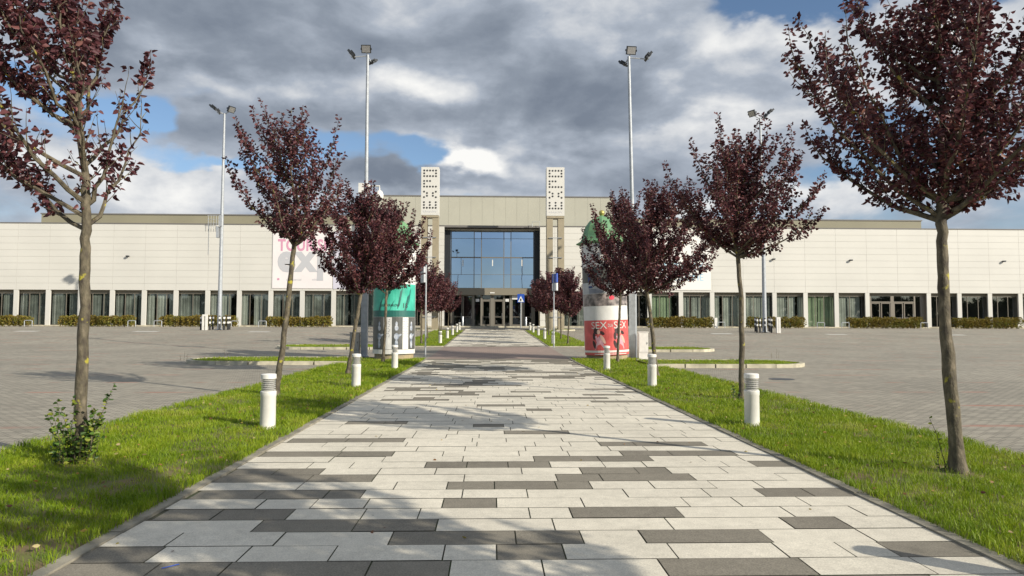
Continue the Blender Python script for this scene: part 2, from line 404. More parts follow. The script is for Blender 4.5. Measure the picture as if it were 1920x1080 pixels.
MT = dict(
    lot=paver_mat('grey_pavers', (.40, .36, .285), (.27, .245, .195), (.10, .09, .07), red=.75),
    redpave=paver_mat('red_pavers', (.35, .25, .205), (.29, .225, .185), (.15, .12, .10)),
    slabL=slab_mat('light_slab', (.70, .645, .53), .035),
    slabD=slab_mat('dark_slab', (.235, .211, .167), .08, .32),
    slabG=slab_mat('grey_slab', (.27, .25, .22), .12, .1),
    joint=mat('joint', (.10, .085, .06), .95, col2=(.06, .085, .03), vscale=2),
    kerb=mat('kerb_concrete', (.27, .245, .19), .9, var=.25, vscale=5, bump=.3, bscale=60),
    kerbL=mat('pale_kerb', (.48, .44, .33), .9, var=.25, vscale=3, bump=.3, bscale=40),
    soil=mat('soil', (.12, .15, .03), .95, col2=(.17, .12, .06), vscale=3.5),
    white=mat('white_metal', (.72, .70, .65), .5, var=.07, vscale=5),
    steel=mat('steel', (.52, .53, .54), .35, .8, var=.08, vscale=8),
    louvre=mat('louvre_metal', (.62, .61, .58), .4, .35),
    galv=mat('galvanised', (.40, .42, .44), .55, .25, var=.1, vscale=6),
    dark=mat('dark_metal', (.035, .038, .042), .45, .3),
    black=mat('black_paint', (.02, .02, .02), .5),
    panel=mat('cream_panel', (.625, .605, .55), .55, var=.03, vscale=.25),
    seam=mat('seam', (.40, .375, .32), .9),
    olive=mat('olive_cladding', (.25, .23, .16), .7, var=.05, vscale=.3),
    beige=mat('beige_cladding', (.415, .40, .325), .6, var=.035, vscale=.4),
    roof=mat('roof_cap', (.16, .15, .14), .6),
    frame=mat('bronze_frame', (.20, .175, .14), .5, .3),
    lintel=mat('lintel', (.22, .195, .145), .7),
    inter=mat('interior', (.045, .045, .045), .9),
    interf=mat('interior_floor', (.12, .11, .10), .6),
    glass=glass_mat('window_glass', (.90, .94, .92), .12, .02),
    glassB=glass_mat('atrium_glass', (.08, .12, .16), .66, .04, (.66, .80, 1.0)),
    glassD=glass_mat('door_glass', (.45, .50, .50), .12),
    pylonleg=mat('pylon_leg', (.33, .28, .19), .6, var=.06, vscale=2),
    pylonbox=mat('pylon_box', (.64, .62, .57), .5),
    pdot=mat('pylon_dot', (.05, .05, .05), .5),
    bark=bark_mat(),
    stone=mat('stone_plinth', (.42, .33, .19), .85, col2=(.28, .24, .17), vscale=4, bump=.5, bscale=25),
    copper=mat('green_copper', (.17, .33, .15), .65, col2=(.12, .27, .14), vscale=3),
    gold=mat('gold_ball', (.45, .40, .12), .4, .5),
    paper=mat('paper', (.74, .73, .70), .5, var=.05, vscale=5),
)
CURT = [mat('curtain_grey', (.30, .31, .27), .9, var=.2, vscale=.7), mat('curtain_green', (.25, .31, .19), .9, var=.15, vscale=.7), mat('curtain_dark', (.15, .16, .14), .9, var=.35, vscale=.7)]
plum = leaf_mat('plum_leaves', [(.034, .013, .018), (.065, .022, .028), (.108, .036, .043), (.17, .060, .062), (.27, .13, .10)], .28, .45, (1.6, .35))
grassM = leaf_mat('grass_blades', [(.085, .14, .009), (.155, .25, .010), (.23, .325, .014), (.32, .385, .025), (.44, .41, .12)], .35, .5, (1.3, .5), .3)
hedgeM = leaf_mat('hedge_leaves', [(.10, .10, .018), (.17, .13, .022), (.24, .17, .03), (.17, .19, .028), (.25, .14, .035)], .25, .6, (.9, .65))
greenM = leaf_mat('green_leaves', [(.03, .07, .012), (.06, .12, .02), (.11, .20, .03), (.22, .29, .04), (.38, .38, .06)], .3, .45)
farM = leaf_mat('far_leaves', [(.02, .035, .012), (.035, .06, .018), (.05, .08, .022)], .15, .6)
dryM = leaf_mat('dry_leaves', [(.45, .36, .08), (.30, .16, .05), (.14, .05, .04), (.5, .42, .2)], .2, .6)

# ------------------------------------------------------------------ ground
def strip(name, x0, x1, ys, dz, m, xs=None, **k):
    """sheet between x0 and x1 following the terrain; x0/x1 may be functions of y"""
    mb = MB(); f0 = x0 if callable(x0) else (lambda y: x0); f1 = x1 if callable(x1) else (lambda y: x1)
    for a, b in zip(ys[:-1], ys[1:]):
        mb.quad((f0(a), a, zt(a) + dz), (f1(a), a, zt(a) + dz), (f1(b), b, zt(b) + dz), (f0(b), b, zt(b) + dz))
    return mb.build(name, m, **k)
def ybreaks(a, b):
    return [a] + [float(y) for y in _ty if a + 1e-3 < y < b - 1e-3] + [b]
mb = MB(); ys_ = ybreaks(-600, 2500); xs_ = [-900, -14, -8, 8, 14, 900]
for a, b in zip(ys_[:-1], ys_[1:]):
    for c, d in zip(xs_[:-1], xs_[1:]):
        mb.quad((c, a, zt(a, c) - .016), (d, a, zt(a, d) - .016), (d, b, zt(b, d) - .016), (c, b, zt(b, c) - .016))
g = mb.build('ground', MT['lot']); tag(g, kind='structure', label='grey block paved car park on both sides of the path')
PL, PR = -2.62, 3.20                     # path edges
Y_END1 = G(922, 673)[1]; Y_BEG2 = G(922, 650)[1]; Y_END2 = G(922, 617)[1]
rowD = 0.3072; Y00 = 4.099
rng = random.Random(5)
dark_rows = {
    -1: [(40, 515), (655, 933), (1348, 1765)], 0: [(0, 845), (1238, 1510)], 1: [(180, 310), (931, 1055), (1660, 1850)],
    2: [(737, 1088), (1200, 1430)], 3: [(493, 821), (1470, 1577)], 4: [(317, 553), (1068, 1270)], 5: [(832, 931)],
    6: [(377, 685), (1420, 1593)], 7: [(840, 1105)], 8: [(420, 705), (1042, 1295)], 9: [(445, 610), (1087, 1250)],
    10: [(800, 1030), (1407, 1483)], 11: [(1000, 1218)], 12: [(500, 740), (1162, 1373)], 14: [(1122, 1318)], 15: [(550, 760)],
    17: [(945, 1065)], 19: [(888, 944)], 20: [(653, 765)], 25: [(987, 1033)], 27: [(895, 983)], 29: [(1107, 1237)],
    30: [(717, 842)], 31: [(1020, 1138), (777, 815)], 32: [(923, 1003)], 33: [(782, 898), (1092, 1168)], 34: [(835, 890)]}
LENS = [.435, .57, .72, .87]
def slabs(mb, xa, xb, ya, yb, m):
    """slabs of random length filling xa..xb in one course"""
    x = xa; j = .005
    while x < xb - .02:
        l = rng.choice(LENS)
        if xb - (x + l) < .25: l = xb - x
        e = min(x + l, xb)
        h = 0.004 * rng.random()
        z0, z1 = zt(ya), zt(yb)
        mb.quad((x + j, ya + j, z0 + h), (e - j, ya + j, z0 + h), (e - j, yb - j, z1 + h), (x + j, yb - j, z1 + h), m)
        x = e
def path_mesh(ya, yb, k0, far=False):
    mb = MB(); k = k0
    while True:
        a = Y00 + rowD * k; b = a + rowD
        if a > yb: break
        b = min(b, yb)
        if b > ya:
            a = max(a, ya)
            yc = 606 + 1920 / ((a + b) / 2)
            spans = []
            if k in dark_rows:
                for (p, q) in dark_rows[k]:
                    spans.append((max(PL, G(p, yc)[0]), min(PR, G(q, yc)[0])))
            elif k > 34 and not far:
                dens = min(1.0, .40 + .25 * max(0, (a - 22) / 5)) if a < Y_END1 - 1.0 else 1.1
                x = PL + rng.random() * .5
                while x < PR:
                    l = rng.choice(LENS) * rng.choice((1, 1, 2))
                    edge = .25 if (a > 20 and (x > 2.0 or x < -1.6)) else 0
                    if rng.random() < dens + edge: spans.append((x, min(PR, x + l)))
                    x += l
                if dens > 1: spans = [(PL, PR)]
            elif k < -1 or far:
                x = PL + rng.random()
                while x < PR:
                    l = rng.choice(LENS) * rng.choice((1, 2))
                    dd = .22
                    if far and (a < Y_BEG2 + 1.4 or a > Y_END2 - 2.5): dd = .65
                    if rng.random() < dd: spans.append((x, min(PR, x + l)))
                    x += l * (1 if far else 1.5)
            spans.sort(); x = PL
            for (p, q) in spans:
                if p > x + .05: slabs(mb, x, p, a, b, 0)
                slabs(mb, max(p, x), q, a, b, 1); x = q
            if x < PR - .05: slabs(mb, x, PR, a, b, 0)
        k += 1
    return mb
mb = path_mesh(-6, Y_END1, -33)
for f in path_mesh(Y_BEG2, Y_END2, 100, True).__dict__.items(): pass
m2 = path_mesh(Y_BEG2, Y_END2, 100, True); mb.add(m2.v, m2.f); mb.m = mb.m[:len(mb.f) - len(m2.f)] + m2.m
# joint bed below the slabs
for a, b in ((-6, Y_END1), (Y_BEG2, Y_END2)):
    yb_ = ybreaks(a, b)
    for p, q in zip(yb_[:-1], yb_[1:]):
        mb.quad((PL, p, zt(p) - .006), (PR, p, zt(p) - .006), (PR, q, zt(q) - .006), (PL, q, zt(q) - .006), 2)
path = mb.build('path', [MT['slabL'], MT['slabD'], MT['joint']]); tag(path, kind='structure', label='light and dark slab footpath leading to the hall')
mb = MB(); x = PL - .12
yb_ = ybreaks(Y_END1, Y_BEG2)
for p, q in zip(yb_[:-1], yb_[1:]):
    mb.quad((-2.7, p, zt(p) - .006), (3.3, p, zt(p) - .006), (3.3, q, zt(q) - .006), (-2.7, q, zt(q) - .006))
tag(mb.build('crossing', MT['redpave']), kind='structure', label='reddish paved crossing between the two halves of the path')
# forecourt in front of the doors
mb = MB()
for (a, b) in ((Y_END2, 68.5), (68.5, 73.0)):
    yb_ = ybreaks(a, b)
    for p, q in zip(yb_[:-1], yb_[1:]):
        mb.quad((-9, p, zt(p) - .005), (9.6, p, zt(p) - .005), (9.6, q, zt(q) - .005), (-9, q, zt(q) - .005))
tag(mb.build('forecourt', MT['slabG']), kind='structure', label='grey paved forecourt before the main doors')
# edging kerbs along the path (flush concrete edgings, one metre long)
def edging(name, xa, xb, ya, yb):
    mb = MB(); y = ya
    while y < yb:
        e = min(y + 1.0, yb); h = .012 + .012 * rng.random(); dx = .006 * (rng.random() - .5)
        z0, z1 = zt(y + .004), zt(e - .004); a, b = xa + dx, xb + dx
        v = [(a, y + .004, z0 - .1), (b, y + .004, z0 - .1), (b, e - .004, z1 - .1), (a, e - .004, z1 - .1),
             (a, y + .004, z0 + h), (b, y + .004, z0 + h), (b, e - .004, z1 + h), (a, e - .004, z1 + h)]
        mb.add(v, [(4, 5, 6, 7), (0, 1, 5, 4), (1, 2, 6, 5), (2, 3, 7, 6), (3, 0, 4, 7)]); y = e
    return tag(mb.build(name, MT['kerb']), kind='structure')
for a, b in ((-6, Y_END1), (Y_BEG2, Y_END2)):
    edging('kerb', PL - .10, PL, a, b); edging('kerb', PR, PR + .10, a, b)
LX0, LX1 = -5.5, PL - .10
RX0, RX1 = PR + .10, 5.87
# raised islands with pale kerbs: outlines (x, y)
def island(xo, xi, ya, yb, name='kerb'):
    """peninsula from the lawn edge xi out to xo with rounded outer end"""
    s = 1 if xo > xi else -1; w = (yb - ya) / 2; pts = [(xi, ya)]
    n = 8
    for i in range(n + 1):
        t = -math.pi / 2 + math.pi * i / n
        pts.append((xo - s * w + s * w * math.cos(t) * 1.0, (ya + yb) / 2 + w * math.sin(t)))
    pts.append((xi, yb))
    kw = .13; h = .11
    mb = MB(); inner = []
    c = ((xi + xo) / 2, (ya + yb) / 2)
    for (x, y) in pts:
        iy = y - math.copysign(min(kw, abs(y - c[1])), y - c[1]) if abs(y - c[1]) > .01 else y
        fx = kw if abs(x - xo) < w else 0
        inner.append((x - s * fx * (1 if abs(x - xo) < w * .9 else .5), iy))
    for i in range(len(pts) - 1):
        a, b = pts[i], pts[i + 1]; c0, c1 = inner[i], inner[i + 1]
        n = max(1, int(math.hypot(b[0] - a[0], b[1] - a[1]) / 1.0))
        for k in range(n):
            def lp(u, v, t): return (u[0] + (v[0] - u[0]) * t, u[1] + (v[1] - u[1]) * t)
            g_ = .01 if n > 1 else 0
            a_, b_ = lp(a, b, k / n + g_ / 2), lp(a, b, (k + 1) / n - g_ / 2); ci, cj = lp(c0, c1, k / n + g_ / 2), lp(c0, c1, (k + 1) / n - g_ / 2)
            hh = h + .01 * rng.random()
            mb.add([(a_[0], a_[1], zt(a_[1]) - .05), (b_[0], b_[1], zt(b_[1]) - .05), (b_[0], b_[1], zt(b_[1]) + hh), (a_[0], a_[1], zt(a_[1]) + hh),
                    (cj[0], cj[1], zt(cj[1]) + hh), (ci[0], ci[1], zt(ci[1]) + hh), (cj[0], cj[1], zt(cj[1])), (ci[0], ci[1], zt(ci[1]))],
                   [(0, 1, 2, 3), (3, 2, 4, 5), (5, 4, 6, 7)])
    tag(mb.build(name, MT['kerbL']), kind='structure')
    top = MB(); nv = len(inner)
    top.add([(x, y, zt(y) + .085) for x, y in inner], [tuple(range(nv))] if s > 0 else [tuple(range(nv - 1, -1, -1))])
    tag(top.build('island_soil', MT['soil']), kind='structure')
ISL = []
for (xi, tipx, tipy, wid) in ((LX0 + .3, 330, 684, 3.1), (RX1 - .3, 1529, 690, 3.1), (LX0 + .3, 508, 656, 3.3), (RX1 - .3, 1350, 661, 3.0)):
    xo, yn = G(tipx, tipy - 2)
    yn -= .4
    ISL.append((xo, xi, yn, yn + wid)); island(xo, xi, yn, yn + wid)
ISL.append((-8, LX0 + .3, 66.5, 69)); island(-8, LX0 + .3, 66.5, 69)
ISL.append((8.3, RX1 - .3, 66.5, 69)); island(8.3, RX1 - .3, 66.5, 69)
# lawns
def lawn(x0, x1, ya, yb):
    mb = MB(); nx = 6; ys = list(np.arange(ya, yb, 1.0)) + [yb]
    r2 = random.Random(3)
    hs = [[.012 + (.03 * r2.random() if 0 < i < nx else 0) for i in range(nx + 1)] for _ in ys]
    for j in range(len(ys) - 1):
        for i in range(nx):
            xa, xb = x0 + (x1 - x0) * i / nx, x0 + (x1 - x0) * (i + 1) / nx
            mb.quad((xa, ys[j], zt(ys[j]) + hs[j][i]), (xb, ys[j], zt(ys[j]) + hs[j][i + 1]), (xb, ys[j + 1], zt(ys[j + 1]) + hs[j + 1][i + 1]), (xa, ys[j + 1], zt(ys[j + 1]) + hs[j + 1][i]))
    tag(mb.build('lawn_soil', MT['soil']), kind='structure')
lawn(LX0, LX1, -6, Y_END1 - .1); lawn(RX0, RX1, -6, Y_END1 - .1)
lawn(LX0, LX1, Y_BEG2 + .1, 66.8); lawn(RX0, RX1, Y_BEG2 + .1, 66.8)
for (xa, xb) in ((LX0 - .06, LX1), (RX0, RX1 + .06)):   # end kerbs at the crossing
    mb = MB()
    for y in (Y_END1 - .1, Y_BEG2): mb.box(xa, xb, y, y + .1, zt(y) - .1, zt(y) + .03)
    tag(mb.build('kerb', MT['kerbL']), kind='structure')

# ------------------------------------------------------------------ grass
NR = np.random.default_rng(11)
def vnoise(x, y, s, seed):
    r = np.random.default_rng(seed); T = r.random((64, 64)); x = x / s + 100; y = y / s + 100
    xi, yi = np.floor(x).astype(int), np.floor(y).astype(int); fx, fy = x - xi, y - yi
    fx = fx * fx * (3 - 2 * fx); fy = fy * fy * (3 - 2 * fy)
    g = lambda a, b: T[a % 64, b % 64]
    return (g(xi, yi) * (1 - fx) + g(xi + 1, yi) * fx) * (1 - fy) + (g(xi, yi + 1) * (1 - fx) + g(xi + 1, yi + 1) * fx) * fy
def blades(name, x, y, h, w, dz, m):
    n = len(x); z = np.interp(y, _ty, _tz) + dz
    a = NR.random(n) * 6.283; la = NR.random(n) * 6.283; ln = h * (.25 + .6 * NR.random(n))
    dx, dy = np.cos(a) * w, np.sin(a) * w; lx, ly = np.cos(la) * ln, np.sin(la) * ln
    V = np.empty((n, 5, 3))
    V[:, 0] = np.stack([x - dx, y - dy, z - .01], 1); V[:, 1] = np.stack([x + dx, y + dy, z - .01], 1)
    V[:, 2] = np.stack([x + dx * .8 + lx * .35, y + dy * .8 + ly * .35, z + h * .6], 1)
    V[:, 3] = np.stack([x - dx * .8 + lx * .35, y - dy * .8 + ly * .35, z + h * .6], 1)
    V[:, 4] = np.stack([x + lx, y + ly, z + h * .95], 1)
    b = (np.arange(n) * 5)[:, None]
    Fc = (b + np.array([0, 1, 2, 3, 3, 2, 4])).ravel()
    sz = np.tile([4, 3], n)
    return npmesh(name, V.reshape(-1, 3), Fc, sz, m)
def grass_area(x0, x1, ya, yb, dz=0.02, dmax=4200, hs=1.0):
    xs, ys = [], []
    y = ya
    while y < yb:
        e = min(y + .5, yb); Y = max(y, 3.0)
        d = min(dmax, 4200 * (6.0 / max(Y, 6.0)) ** 1.45)
        n = int(d * (e - y) * abs(x1 - x0)); xs.append(min(x0, x1) + abs(x1 - x0) * NR.random(n)); ys.append(y + (e - y) * NR.random(n)); y = e
    x = np.concatenate(xs); y = np.concatenate(ys)
    k = vnoise(x, y, .35, 4); k2 = vnoise(x, y, .9, 9); k3 = vnoise(x, y, .12, 14)
    keep = NR.random(len(x)) < np.clip(.12 + 1.7 * k2 + .9 * (k3 - .4), .10, 1)
    x, y, k, k2, k3 = x[keep], y[keep], k[keep], k2[keep], k3[keep]
    sc = np.clip(np.maximum(y, 6) / 6, 1, 6) ** .72
    edge = np.minimum(np.abs(x - x0), np.abs(x - x1)) < .12
    h = (.014 + .042 * k + .028 * k3 + .032 * NR.random(len(x)) ** 2) * hs * (1 + .10 * (sc - 1)) * np.where(edge, 1.15, 1)
    w = (.0016 + .0016 * NR.random(len(x))) * sc
    return x, y, h, w, np.full(len(x), dz)
parts = [grass_area(LX0 - .12, LX1 + .03, 3.2, Y_END1), grass_area(RX0 - .03, RX1 + .12, 3.2, Y_END1),
         grass_area(LX0 - .05, LX1, Y_BEG2 + .15, 66.7), grass_area(RX0, RX1 + .05, Y_BEG2 + .15, 66.7)]
for (xo, xi, ya, yb) in ISL:
    s = 1 if xo > xi else -1
    x, y, h, w, dz = grass_area(xi, xo - s * .3, ya + .18, yb - .18, dz=.085, hs=.75)
    ww = (yb - ya) / 2; cx = xo - s * ww
    ok = ((x - cx) * s < 0) | (np.hypot(x - cx, y - (ya + yb) / 2) < ww - .17)
    parts.append((x[ok], y[ok], h[ok], w[ok], dz[ok]))
gx, gy, gh, gw, gz = [np.concatenate([p[i] for p in parts]) for i in range(5)]
tk = np.array([(-4.39, 7.35), (4.57, 6.65), (-4.45, 14.0), (4.8, 13.3), (-4.1, 19.8), (4.4, 19.0)])
dd_ = np.min(np.hypot(gx[:, None] - tk[None, :, 0], gy[:, None] - tk[None, :, 1]), axis=1)
ok = (NR.random(len(gx)) < np.clip((dd_ - .12) / .28, .12, 1)); gx, gy, gh, gw, gz = gx[ok], gy[ok], gh[ok], gw[ok], gz[ok]
gr = blades('grass', gx, gy, gh, gw, gz, grassM); tag(gr, 'bright green grass on the strips beside the path', 'grass', kind='stuff')
# leaves helper -----------------------------------------------------
def leaves_mesh(name, pos, dirv, size, m, parent=None, wid=.30, fold=.22, seed=1):
    """pos (n,3) leaf bases, dirv (n,3) directions; six-sided folded leaves"""
    r = np.random.default_rng(seed); n = len(pos)
    d = dirv / np.maximum(np.linalg.norm(dirv, axis=1, keepdims=True), 1e-6)
    q = r.normal(size=(n, 3)); s = np.cross(d, q); s /= np.maximum(np.linalg.norm(s, axis=1, keepdims=True), 1e-6)
    u = np.cross(s, d); L_ = (size * (.65 + .6 * r.random(n)))[:, None] if np.ndim(size) == 0 else (size * (.65 + .6 * r.random(n)))[:, None]
    wv = wid * L_; cv = L_ * (r.random((n, 1)) * .25)
    V = np.empty((n, 6, 3))
    V[:, 0] = pos; V[:, 1] = pos + d * L_ * .32 + s * wv + u * L_ * fold; V[:, 2] = pos + d * L_ * .68 + s * wv * .85 + u * L_ * fold * .8 - u * cv * .4
    V[:, 3] = pos + d * L_ - u * cv; V[:, 4] = pos + d * L_ * .68 - s * wv * .85 + u * L_ * fold * .8 - u * cv * .4; V[:, 5] = pos + d * L_ * .32 - s * wv + u * L_ * fold
    b = (np.arange(n) * 6)[:, None]
    Fc = (b + np.array([0, 1, 2, 3, 0, 3, 4, 5])).ravel(); sz = np.full(2 * n, 4)
    return npmesh(name, V.reshape(-1, 3), Fc, sz, m, parent)
# fallen leaves on the grass and the slabs
fr = np.random.default_rng(8); n = 900
fx = np.where(fr.random(n) < .5, LX0 + 2.8 * fr.random(n), RX0 + 2.6 * fr.random(n)); fy = 4 + 24 * fr.random(n) ** 1.3
fx[:70] = PL + 5.8 * fr.random(70); fy[:70] = 4.2 + 22 * fr.random(70)
bz = np.where((fx > PL) & (fx < PR), .008, .075) + np.interp(fy, _ty, _tz)
o = leaves_mesh('fallen_leaves', np.stack([fx, fy, bz], 1), np.stack([fr.normal(size=n), fr.normal(size=n), .05 * fr.normal(size=n)], 1), .04, dryM, wid=.28, fold=.05)
tag(o, 'scattered fallen leaves on the grass and slabs', 'leaves', kind='stuff')

# ------------------------------------------------------------------ trees
def tree(name, trunk, R_, zlo, ztop, label, seed, nl=15, dens=1.0, leafs=.062, cx=0, cy=0, zf=None, bare=None, group='purple leaved plum trees lining the path', r0=.062, sq=1.0, shoot=1.0, loc=None, lowlimbs=()):
    rd = random.Random(seed); base = Vector(trunk[0]) if loc is None else Vector(loc)
    root = empty(name, base, label, 'tree', group)
    tp = [Vector(p) - Vector(trunk[0]) for p in trunk]
    zb = 0; zf = zf if zf is not None else zlo
    # smooth, slightly knobbly trunk
    pts = []; 
    for i in range(len(tp) - 1):
        for k in range(5):
            t = k / 5; pts.append(tp[i].lerp(tp[i + 1], t))
    pts.append(tp[-1])
    top = tp[-1].z
    for i in range(1, 6): pts.append(tp[-1] + Vector((cx - tp[-1].x, cy - tp[-1].y, 0)) * (i / 5) * .5 + Vector((rd.uniform(-.04, .04), rd.uniform(-.04, .04), (ztop * .9 - top) * i / 5)))
    zmax = pts[-1].z
    rad = []
    for i, p in enumerate(pts):
        t = p.z / top
        r = r0 * (1 - .28 * min(t, 1)) if t < 1 else max(.008, r0 * .62 * (1 - (p.z - top) / (zmax - top + .01)) ** .9)
        if p.z < .18: r *= 1 + .55 * (1 - p.z / .18)
        rad.append(r * rd.uniform(.94, 1.08))
        if 0 < i: pts[i] = p + Vector((rd.uniform(-1, 1), rd.uniform(-1, 1), 0)) * .009
    mb = MB(); mb.tube(pts, rad, 10)
    def on_trunk(z):
        for i in range(len(pts) - 1):
            if pts[i].z <= z <= pts[i + 1].z + 1e-6:
                t = (z - pts[i].z) / max(1e-6, pts[i + 1].z - pts[i].z); return pts[i].lerp(pts[i + 1], t)
        return pts[-1]
    C = Vector((cx, cy, (zlo + ztop) / 2)); H = (ztop - zlo) / 2 * .93; R_ = R_ * .93; Rf = R_ / 1.45
    lp, ld = [], []
    def put_leaves(poly, step, amt=1.0):
        for a, b in zip(poly[:-1], poly[1:]):
            seg = (b - a); n = max(1, int(seg.length / step * dens * amt + rd.random())); d = seg.normalized()
            for k in range(n):
                p = a + seg * rd.random()
                q = Vector((rd.gauss(0, 1), rd.gauss(0, 1), rd.gauss(0, 1))); q = (q - d * q.dot(d)).normalized()
                v = d * rd.uniform(.1, .6) + q * .9 + Vector((0, 0, rd.uniform(-.9, .25)))
                p = p + q * rd.uniform(0, .035)
                if bare and bare(p + base, rd): continue
                lp.append(p); ld.append(v)
    def do_shoot(p, d, ln, r):
        poly = [p]; v = d.normalized()
        for i in range(4):
            v = (v + Vector((0, 0, .13)) + Vector((rd.gauss(0, .1), rd.gauss(0, .1), rd.gauss(0, .06)))).normalized()
            poly.append(poly[-1] + v * ln / 4)
        mb.tube(poly, [r, r * .8, r * .6, r * .45, r * .3], 4, cap=False)
        put_leaves(poly, .0105 * (leafs / .062))
        return poly
    def limb(z0, tgt, r, bow=.62):
        s = on_trunk(z0); d = tgt - s
        ctl = s + Vector((d.x * bow, d.y * bow, d.z * .32))
        poly = []
        n = 8
        for i in range(n + 1):
            t = i / n; q = s * (1 - t) ** 2 + ctl * 2 * t * (1 - t) + tgt * t * t
            poly.append(q + Vector((rd.gauss(0, .018), rd.gauss(0, .018), rd.gauss(0, .012))) * (1 if 0 < i < n else 0))
        mb.tube(poly, [max(.005, r * (1 - .8 * i / n)) for i in range(n + 1)], 6, cap=False)
        ln = d.length; ns = max(4, int(ln / .105 * shoot))
        for k in range(ns):
            t0 = .22 if bare else .07; t = t0 + (1 - t0) * (k + rd.random()) / ns; j = min(n - 1, int(t * n)); p = poly[j].lerp(poly[j + 1], t * n - j)
            tan = (poly[j + 1] - poly[j]).normalized(); q = Vector((rd.gauss(0, 1), rd.gauss(0, 1), rd.gauss(0, .8) + .25)).normalized()
            dd = tan * .7 + q * .8 + Vector((0, 0, .2))
            sln = rd.uniform(.22, .6) * (1 - .35 * t) * R_ / 1.3
            e = p + dd.normalized() * sln
            er = ((e.x - C.x) ** 2 + (e.y - C.y) ** 2) / (R_ * 1.08) ** 2 + ((e.z - C.z) / (H * 1.08)) ** 2
            if er > 1.15: sln *= .55
            do_shoot(p, dd, sln, .006)
        do_shoot(poly[-1], (poly[-1] - poly[-2]).normalized() + Vector((0, 0, .4)), rd.uniform(.28, .6) * R_ / 1.3, .006)
        put_leaves(poly[4:], .02 * (leafs / .062), .8)
    for i in range(nl):
        a = i * 2.399 + rd.uniform(-.3, .3); e = R(-22) + R(102) * ((i + .5) / nl) ** .9 + rd.uniform(-.15, .15)
        k = rd.uniform(.82, 1.04)
        tgt = C + Vector((math.cos(a) * math.cos(e) * R_ * k, math.sin(a) * math.cos(e) * R_ * k, math.sin(e) * H * k))
        rr = math.hypot(tgt.x - C.x, tgt.y - C.y)
        z0 = min(max(zf + rd.uniform(0, .25), tgt.z - rr * rd.uniform(.95, 1.5) - .1), zmax * .96)
        if z0 > tgt.z - .1: z0 = max(zf, tgt.z - .35)
        limb(z0, tgt, .024 * (1.15 - .5 * i / nl) * r0 / .06)
    for (z0, tx, ty, tz, r) in lowlimbs: limb(z0, Vector((tx, ty, tz)), r)
    ns = int((zmax - zf) / .09)
    for k in range(ns):
        p = on_trunk(zf + .3 + (zmax - zf - .3) * (k + rd.random()) / ns)
        a = rd.random() * 6.28
        do_shoot(p, Vector((math.cos(a), math.sin(a), .9)), rd.uniform(.3, .65) * R_ / 1.3, .006)
    do_shoot(pts[-1], Vector((0, 0, 1)), (ztop - zmax) * 1.1 + .1, .007)
    mb.build('trunk', MT['bark'], root, smooth=True)
    crown = leaves_mesh('crown', np.array([tuple(p) for p in lp]), np.array([tuple(p) for p in ld]), leafs, plum, root, seed=seed)
    return root, len(lp)

def tpts(lst, Y, dy=None):
    """trunk points from pixel positions at depth Y; first must be the foot"""
    out = []
    for i, (px, py) in enumerate(lst):
        x, z = P(px, py, Y); out.append((x, Y + (dy[i] if dy else 0), z if i else zt(Y) + .01))
    return out
def span(px, py, Y, base):
    x, z = P(px, py, Y); return x - base[0], z - base[2]
def fit_tree(lst, Y, xl, xr, yt, yb, label, seed, **k):
    t = tpts(lst, Y); b = t[0]
    x0, _ = span(xl, 400, Y, b); x1, _ = span(xr, 400, Y, b); _, z1 = span(960, yt, Y, b); _, z0 = span(960, yb, Y, b)
    return tree('plum_tree', t, (x1 - x0) / 2, z0, z1, label, seed, cx=(x0 + x1) / 2, **k)
cnt = []
# nearest left: thinner foliage, bare twigs on the right
def bareL(p, rd):
    x, z = p.x, p.z
    bx, _ = P(230, 250, 7.4)
    if x > P(170, 0, 7.4)[0] and P(0, 270, 7.4)[1] < z < P(0, 130, 7.4)[1]: return rd.random() < .90
    if P(100, 0, 7.4)[0] < x < P(215, 0, 7.4)[0] and z < P(0, 130, 7.4)[1]: return rd.random() < .72
    if x < P(60, 0, 7.4)[0] and P(0, 190, 7.4)[1] > z > P(0, 230, 7.4)[1]: return rd.random() < .5
    return z < P(0, 405, 7.4)[1] or rd.random() < .12
_, c = fit_tree([(150, 880), (152, 760), (158, 600), (160, 480), (162, 400), (160, 330)], 7.4, -150, 276, -60, 400,
    'nearest plum tree on the left, thin crown with bare twigs, green shoots at its foot', 21, nl=22, dens=1.05, leafs=.074, zf=2.35, bare=bareL, r0=.062); cnt.append(c)
_, c = fit_tree([(1797, 893), (1785, 760), (1771, 600), (1768, 500), (1766, 420), (1768, 330)], 6.7, 1480, 2035, -90, 455,
    'nearest plum tree on the right, full dark crown and bare lichen spotted trunk', 33, nl=27, dens=.88, leafs=.060, zf=2.5, r0=.064, shoot=1.15); cnt.append(c)
_, c = fit_tree([(517, 742), (530, 650), (543, 540), (550, 470), (556, 400)], 14.0, 408, 652, 222, 470,
    'second plum tree on the left, behind the nearest left bollard light', 45, nl=22, dens=.72, leafs=.076, zf=2.9, r0=.062); cnt.append(c)
_, c = fit_tree([(1390, 750), (1391, 650), (1390, 560), (1384, 490), (1378, 430)], 13.3, 1255, 1532, 250, 508,
    'second plum tree on the right, behind the nearest right bollard light', 52, nl=27, dens=.95, leafs=.070, zf=2.75, r0=.055); cnt.append(c)
_, c = fit_tree([(652, 704), (662, 640), (672, 580), (681, 520), (688, 460)], 19.8, 575, 765, 358, 556,
    'leaning plum tree left of the green and white advertising column', 63, nl=26, dens=1.1, leafs=.082, zf=2.2, r0=.06); cnt.append(c)
_, c = fit_tree([(1232, 712), (1226, 650), (1218, 580), (1207, 510), (1215, 450)], 19.0, 1138, 1352, 345, 572,
    'plum tree right of the red poster column, its foot behind a bollard light', 74, nl=26, dens=.95, leafs=.082, zf=2.2, r0=.06); cnt.append(c)
